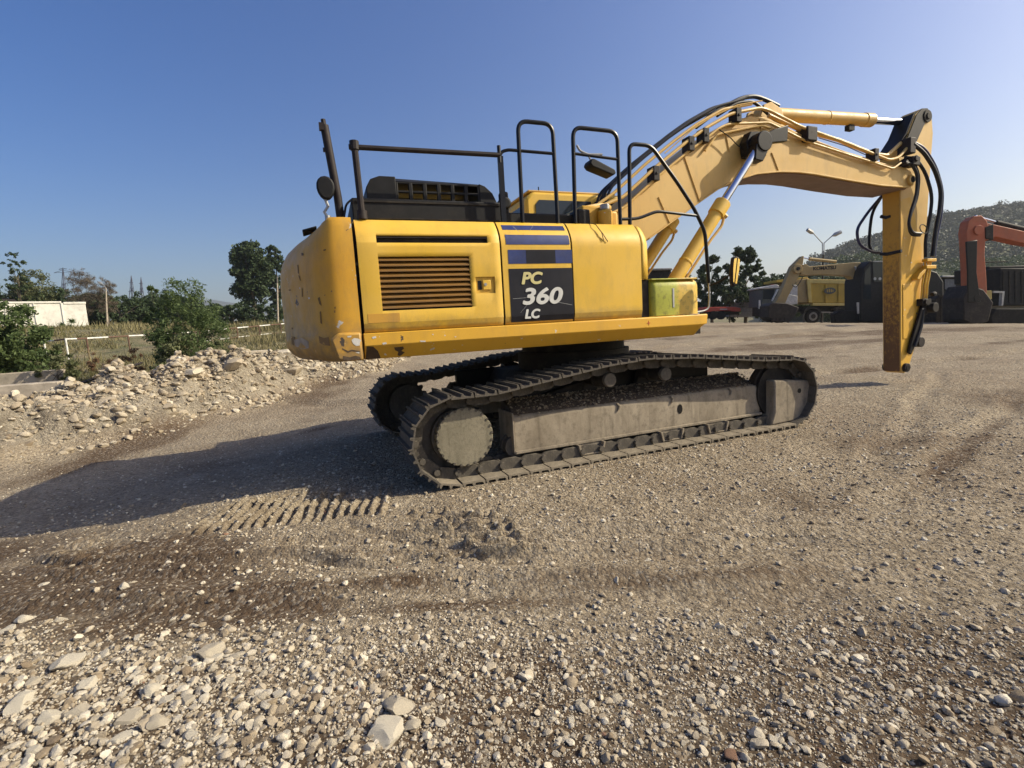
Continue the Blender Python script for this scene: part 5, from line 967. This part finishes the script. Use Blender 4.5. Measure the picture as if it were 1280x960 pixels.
TP_(MB().tube([pt(990,356,d,-.05),pt(994,360,d,-.05),pt(1000,352,d,-.05),pt(1003,346,d,-.05)],.03,6,.2),'hose',M_rubber,e2,0)
TP_(slab(MB(),[(961,397),(961,382),(967,378),(984,379),(999,384),(994,396),(988,402),(970,402.5)],d-.3,1.25),'bucket',M_bkt,e2,.05)
for px in (963,968,973,978): TP_(MB().cyl(pt(px,398,d,-.32),pt(px-1,402.5,d,-.3),.05,6,.02),'bucket_tooth',M_bkt,e2,0)
TP_(slab(MB(),[(1076,402),(1076,352),(1080,334),(1088,326),(1106,326),(1108,352),(1108,402)],d-.8,1.6),'cab',M_blkm,e2,.05)
TP_(slab(MB(),[(1092,352),(1091,328),(1104,328),(1104,352)],d-.83,.02),'window',M_glass,e2,0); TP_(slab(MB(),[(1092,327.5),(1092,326),(1104,326),(1104,327.5)],d-.85,1.6),'roof_edge',M_galv,e2,0)
TP_(slab(MB(),[(1072,392),(1071,378),(1074,378),(1074,392)],d-.9,.05),'grab_handle',M_galv,e2,0)
TP_(slab(MB(),[(1044,404),(1043,393),(1050,388),(1100,388),(1108,394),(1108,404),(1100,405),(1050,405)],d-.5,.5),'crawler_track',M_tyre,e2,.08)
TP_(slab(MB(),[(1108,392),(1108,360),(1160,360),(1160,392)],d,2),'engine_house',M_blkm,e2,.05); TP_(slab(MB(),[(1108,405),(1108,393),(1165,393),(1165,405)],d-.5,.5),'crawler_track',M_tyre,e2,.08)
# wheel loader
d=30; wl=empty('wheel_loader',at(1185,408,d),'dark wheel loader with a wide bucket lowered, right of the excavator arm','wheel loader')
for px,py,rr_ in ((1163,376,.75),):
    pass
TP_(slab(MB(),[(1152,405),(1152,345),(1160,336),(1172,340),(1180,352),(1180,405)],d+1,1.6),'lift_arm',M_blkm,wl,.08)
TP_(slab(MB(),[(1170,374),(1174,346),(1213,345),(1216,374)],d+1.5,1.8),'cab',M_blkm,wl,.04); TP_(slab(MB(),[(1181,361),(1181,349),(1196,349),(1194,360),(1188,363)],d+1.46,.03),'window',simple('dusty_glass',(.12,.13,.15),.3,da=.3),wl,0)
TP_(slab(MB(),[(1178,346.5),(1178,344.6),(1214,344.6),(1214,346.5)],d+1.3,2.1),'cab_roof',M_galv,wl,.02)
TP_(slab(MB(),[(1171,408),(1169,374),(1174,369),(1216,369),(1216,408)],d,1.3),'bucket',M_bkt,wl,.05); TP_(slab(MB(),[(1174,371),(1174,369),(1213,368.5),(1213,370.5)],d-.05,.1),'bucket_lip',M_bkt,wl,0)
TP_(slab(MB(),[(1214,408),(1212,372),(1216,369),(1232,380),(1232,400),(1224,408)],d+.1,1.1),'bucket_side',M_bkt,wl,.04)
for px in (1180,1225): c=at(px,394,d+1.6); TP_(MB().cyl((c.x,c.y,c.z),(c.x,c.y+.5,c.z),.72,28),'wheel',M_tyre,wl,.08)
# orange excavator
d=24; oe=empty('orange_excavator',at(1262,408,d),'orange excavator at the right edge with its boom reaching left','excavator')
TP_(slab(MB(),[(1224,304),(1226,285),(1236,279),(1290,291),(1330,300),(1332,312),(1280,304),(1245,296),(1236,300)],d,.6),'boom',M_org,oe,.03)
TP_(slab(MB(),[(1209,303),(1208,290),(1211,276),(1218,270),(1227,269),(1234,276),(1236,285),(1232,300),(1231,318),(1233,345),(1234,366),(1228,378),(1212,378),(1211,340)],d-.05,.45),'arm',M_org,oe,.03)
TP_(slab(MB(),[(1208,302),(1222,300),(1221,340),(1226,378),(1210,378),(1210,340)],d-.12,.08),'bucket_cylinder',M_grease_shade,oe,.02)
TP_(MB().cyl(pt(1224,269,d,.2),pt(1252,277,d,.2),.05,10),'cylinder_rod',M_chrome,oe,0); TP_(MB().cyl(pt(1250,277,d,.2),pt(1300,289,d,.2),.11,12),'arm_cylinder',M_dark,oe,0)
TP_(slab(MB(),[(1232,298),(1232,284),(1242,280),(1242,300)],d-.08,.7),'knuckle_plate',M_bkt,oe,.02)
TP_(slab(MB(),[(1204,372),(1212,356),(1230,362),(1242,378),(1236,402),(1218,407),(1205,400)],d-.1,1.2),'bucket',M_bkt,oe,.05)
TP_(slab(MB(),[(1250,382),(1250,335),(1330,335),(1330,382)],d+.8,2.2),'engine_house',M_blkm,oe,.05); TP_(slab(MB(),[(1236,352),(1236,333),(1330,330),(1330,352)],d+1.5,2),'cab',M_blkm,oe,.05)
TP_(slab(MB(),[(1232,374),(1233,363),(1240,363),(1240,374)],d+.5,.2),'work_lamp',M_dyp,oe,.02); TP_(slab(MB(),[(1242,366),(1242,363.5),(1256,364),(1254,382),(1252,382),(1253,366)],d+.5,.15),'step_frame',M_galv,oe,0)
TP_(slab(MB(),[(1240,408),(1237,396),(1245,385),(1330,385),(1330,408)],d+.2,.7),'crawler_track',M_tyre,oe,.08)
TP_(MB().cyl(pt(1205,331,d+5),pt(1209,330,d+5),.10,8),'head_lamp',M_galv,oe,0)
# red flatbed, corrugated container, dark hut
d=40; fb=empty('flatbed_trailer',at(905,398,d),'low red flatbed trailer parked under the trees right of the tool box','trailer')
TP_(slab(MB(),[(880,390),(880,384),(918,383.5),(926,385),(926,389.5),(918,389.5),(910,388)],d,2.3),'bed',M_redp,fb,.03); TP_(slab(MB(),[(900,387),(900,386),(909,386),(909,387)],d-.02,.02),'plate',M_cabw,fb,0)
TP_(slab(MB(),[(884,395),(884,390),(924,390),(924,393)],d+.3,1.6),'chassis',M_dark,fb,0)
for px in (892,902): c=at(px,394,d); TP_(MB().cyl((c.x,c.y-.02,c.z),(c.x,c.y+.3,c.z),.34,20),'wheel',M_tyre,fb,.02)
M_corr=simple('grey_corrugated_steel',(.20,.20,.22),.6,da=.3)
ct=empty('container',at(925,398,43),'grey corrugated container behind the end of the red flatbed','container'); TP_(slab(MB(),[(912,396),(911,379),(943,377.5),(943,396)],43,2.4),'box',M_corr,ct,.02)
for i in range(5): TP_(slab(MB(),[(912,380.5+i*3),(912,379+i*3),(942,378+i*3),(942,379.5+i*3)],42.93,.08),'rib',M_corr,ct,0)
hu=empty('dark_hut',at(826,398,30),'dark site hut glimpsed under the boom beside the tool box','hut'); TP_(slab(MB(),[(812,398),(812,338),(839,337),(840,398)],30,2.5),'wall',M_dark,hu,.03); TP_(slab(MB(),[(810,338),(811,335.6),(840,335),(841,337.4)],29.8,3),'roof',M_rim,hu,.02)

for root_,d_,x0,x1,z0,z1,off_ in ((e2,33,1112,1156,364,388,-.03),(oe,24,1254,1300,339,378,.77),(wl,30,1176,1210,372,404,-.03)):
    for i in range(6):
        px=x0+(x1-x0)*i/6; TP_(slab(MB(),[(px,z1),(px,z0),(px+1.2,z0),(px+1.2,z1)],d_+off_,.04),'panel_rib',M_dark,root_,0)
TP_(MB().tube([pt(1112,360,33,.3),pt(1112,348,33,.3),pt(1150,348,33,.3),pt(1150,360,33,.3)],.03,6,.1),'handrail',M_galv,e2,0)
TP_(MB().tube([pt(1252,335,24,1.2),pt(1252,324,24,1.2),pt(1290,323,24,1.2)],.03,6,.1),'handrail',M_dark,oe,0)
for px_ in (1082,1088): TP_(MB().cyl(pt(px_,350,33,-.85),pt(px_,350,33,-.78),.09,12),'head_lamp',M_galv,e2,0)
TP_(slab(MB(),[(1079,374),(1081,340),(1088,331),(1089,374)],32.17,.02),'window',M_glass,e2,0)
TP_(MB().cyl(pt(997,336,33,-.06),pt(997,336,33,.6),.30,20),'arm_joint',M_tan,e2,.02); TP_(MB().cyl(pt(997,336,33,-.1),pt(997,336,33,.62),.12,14),'joint_pin',M_dark,e2,0)
TP_(MB().tube([pt(1068,333,33,-.05),pt(1071,342,33,-.05),pt(1077,354,33,-.05)],.06,6),'boom_cylinder',M_galv,e2,0)
TP_(MB().cyl(pt(1221,288,24,-.12),pt(1221,288,24,-.04),.22,20),'arm_joint',M_org,oe,.01); TP_(MB().cyl(pt(1219,373,24,-.14),pt(1219,373,24,.5),.16,16),'joint_pin',M_dark,oe,0)
# ------------------------------------------------------------------ haze
hm=bpy.data.materials.new('haze'); hm.use_nodes=True; t=hm.node_tree; t.nodes.remove(t.nodes['Principled BSDF']); pv=t.nodes.new('ShaderNodeVolumePrincipled'); pv.inputs['Color'].default_value=(.82,.88,.95,1); pv.inputs['Density'].default_value=.0003; pv.inputs['Anisotropy'].default_value=.3
t.links.new(pv.outputs[0],t.nodes['Material Output'].inputs['Volume'])
o=MB().box(-5200,5200,-700,6200,-12,230).build('haze',hm,None,I,0); tag(o,kind='stuff')
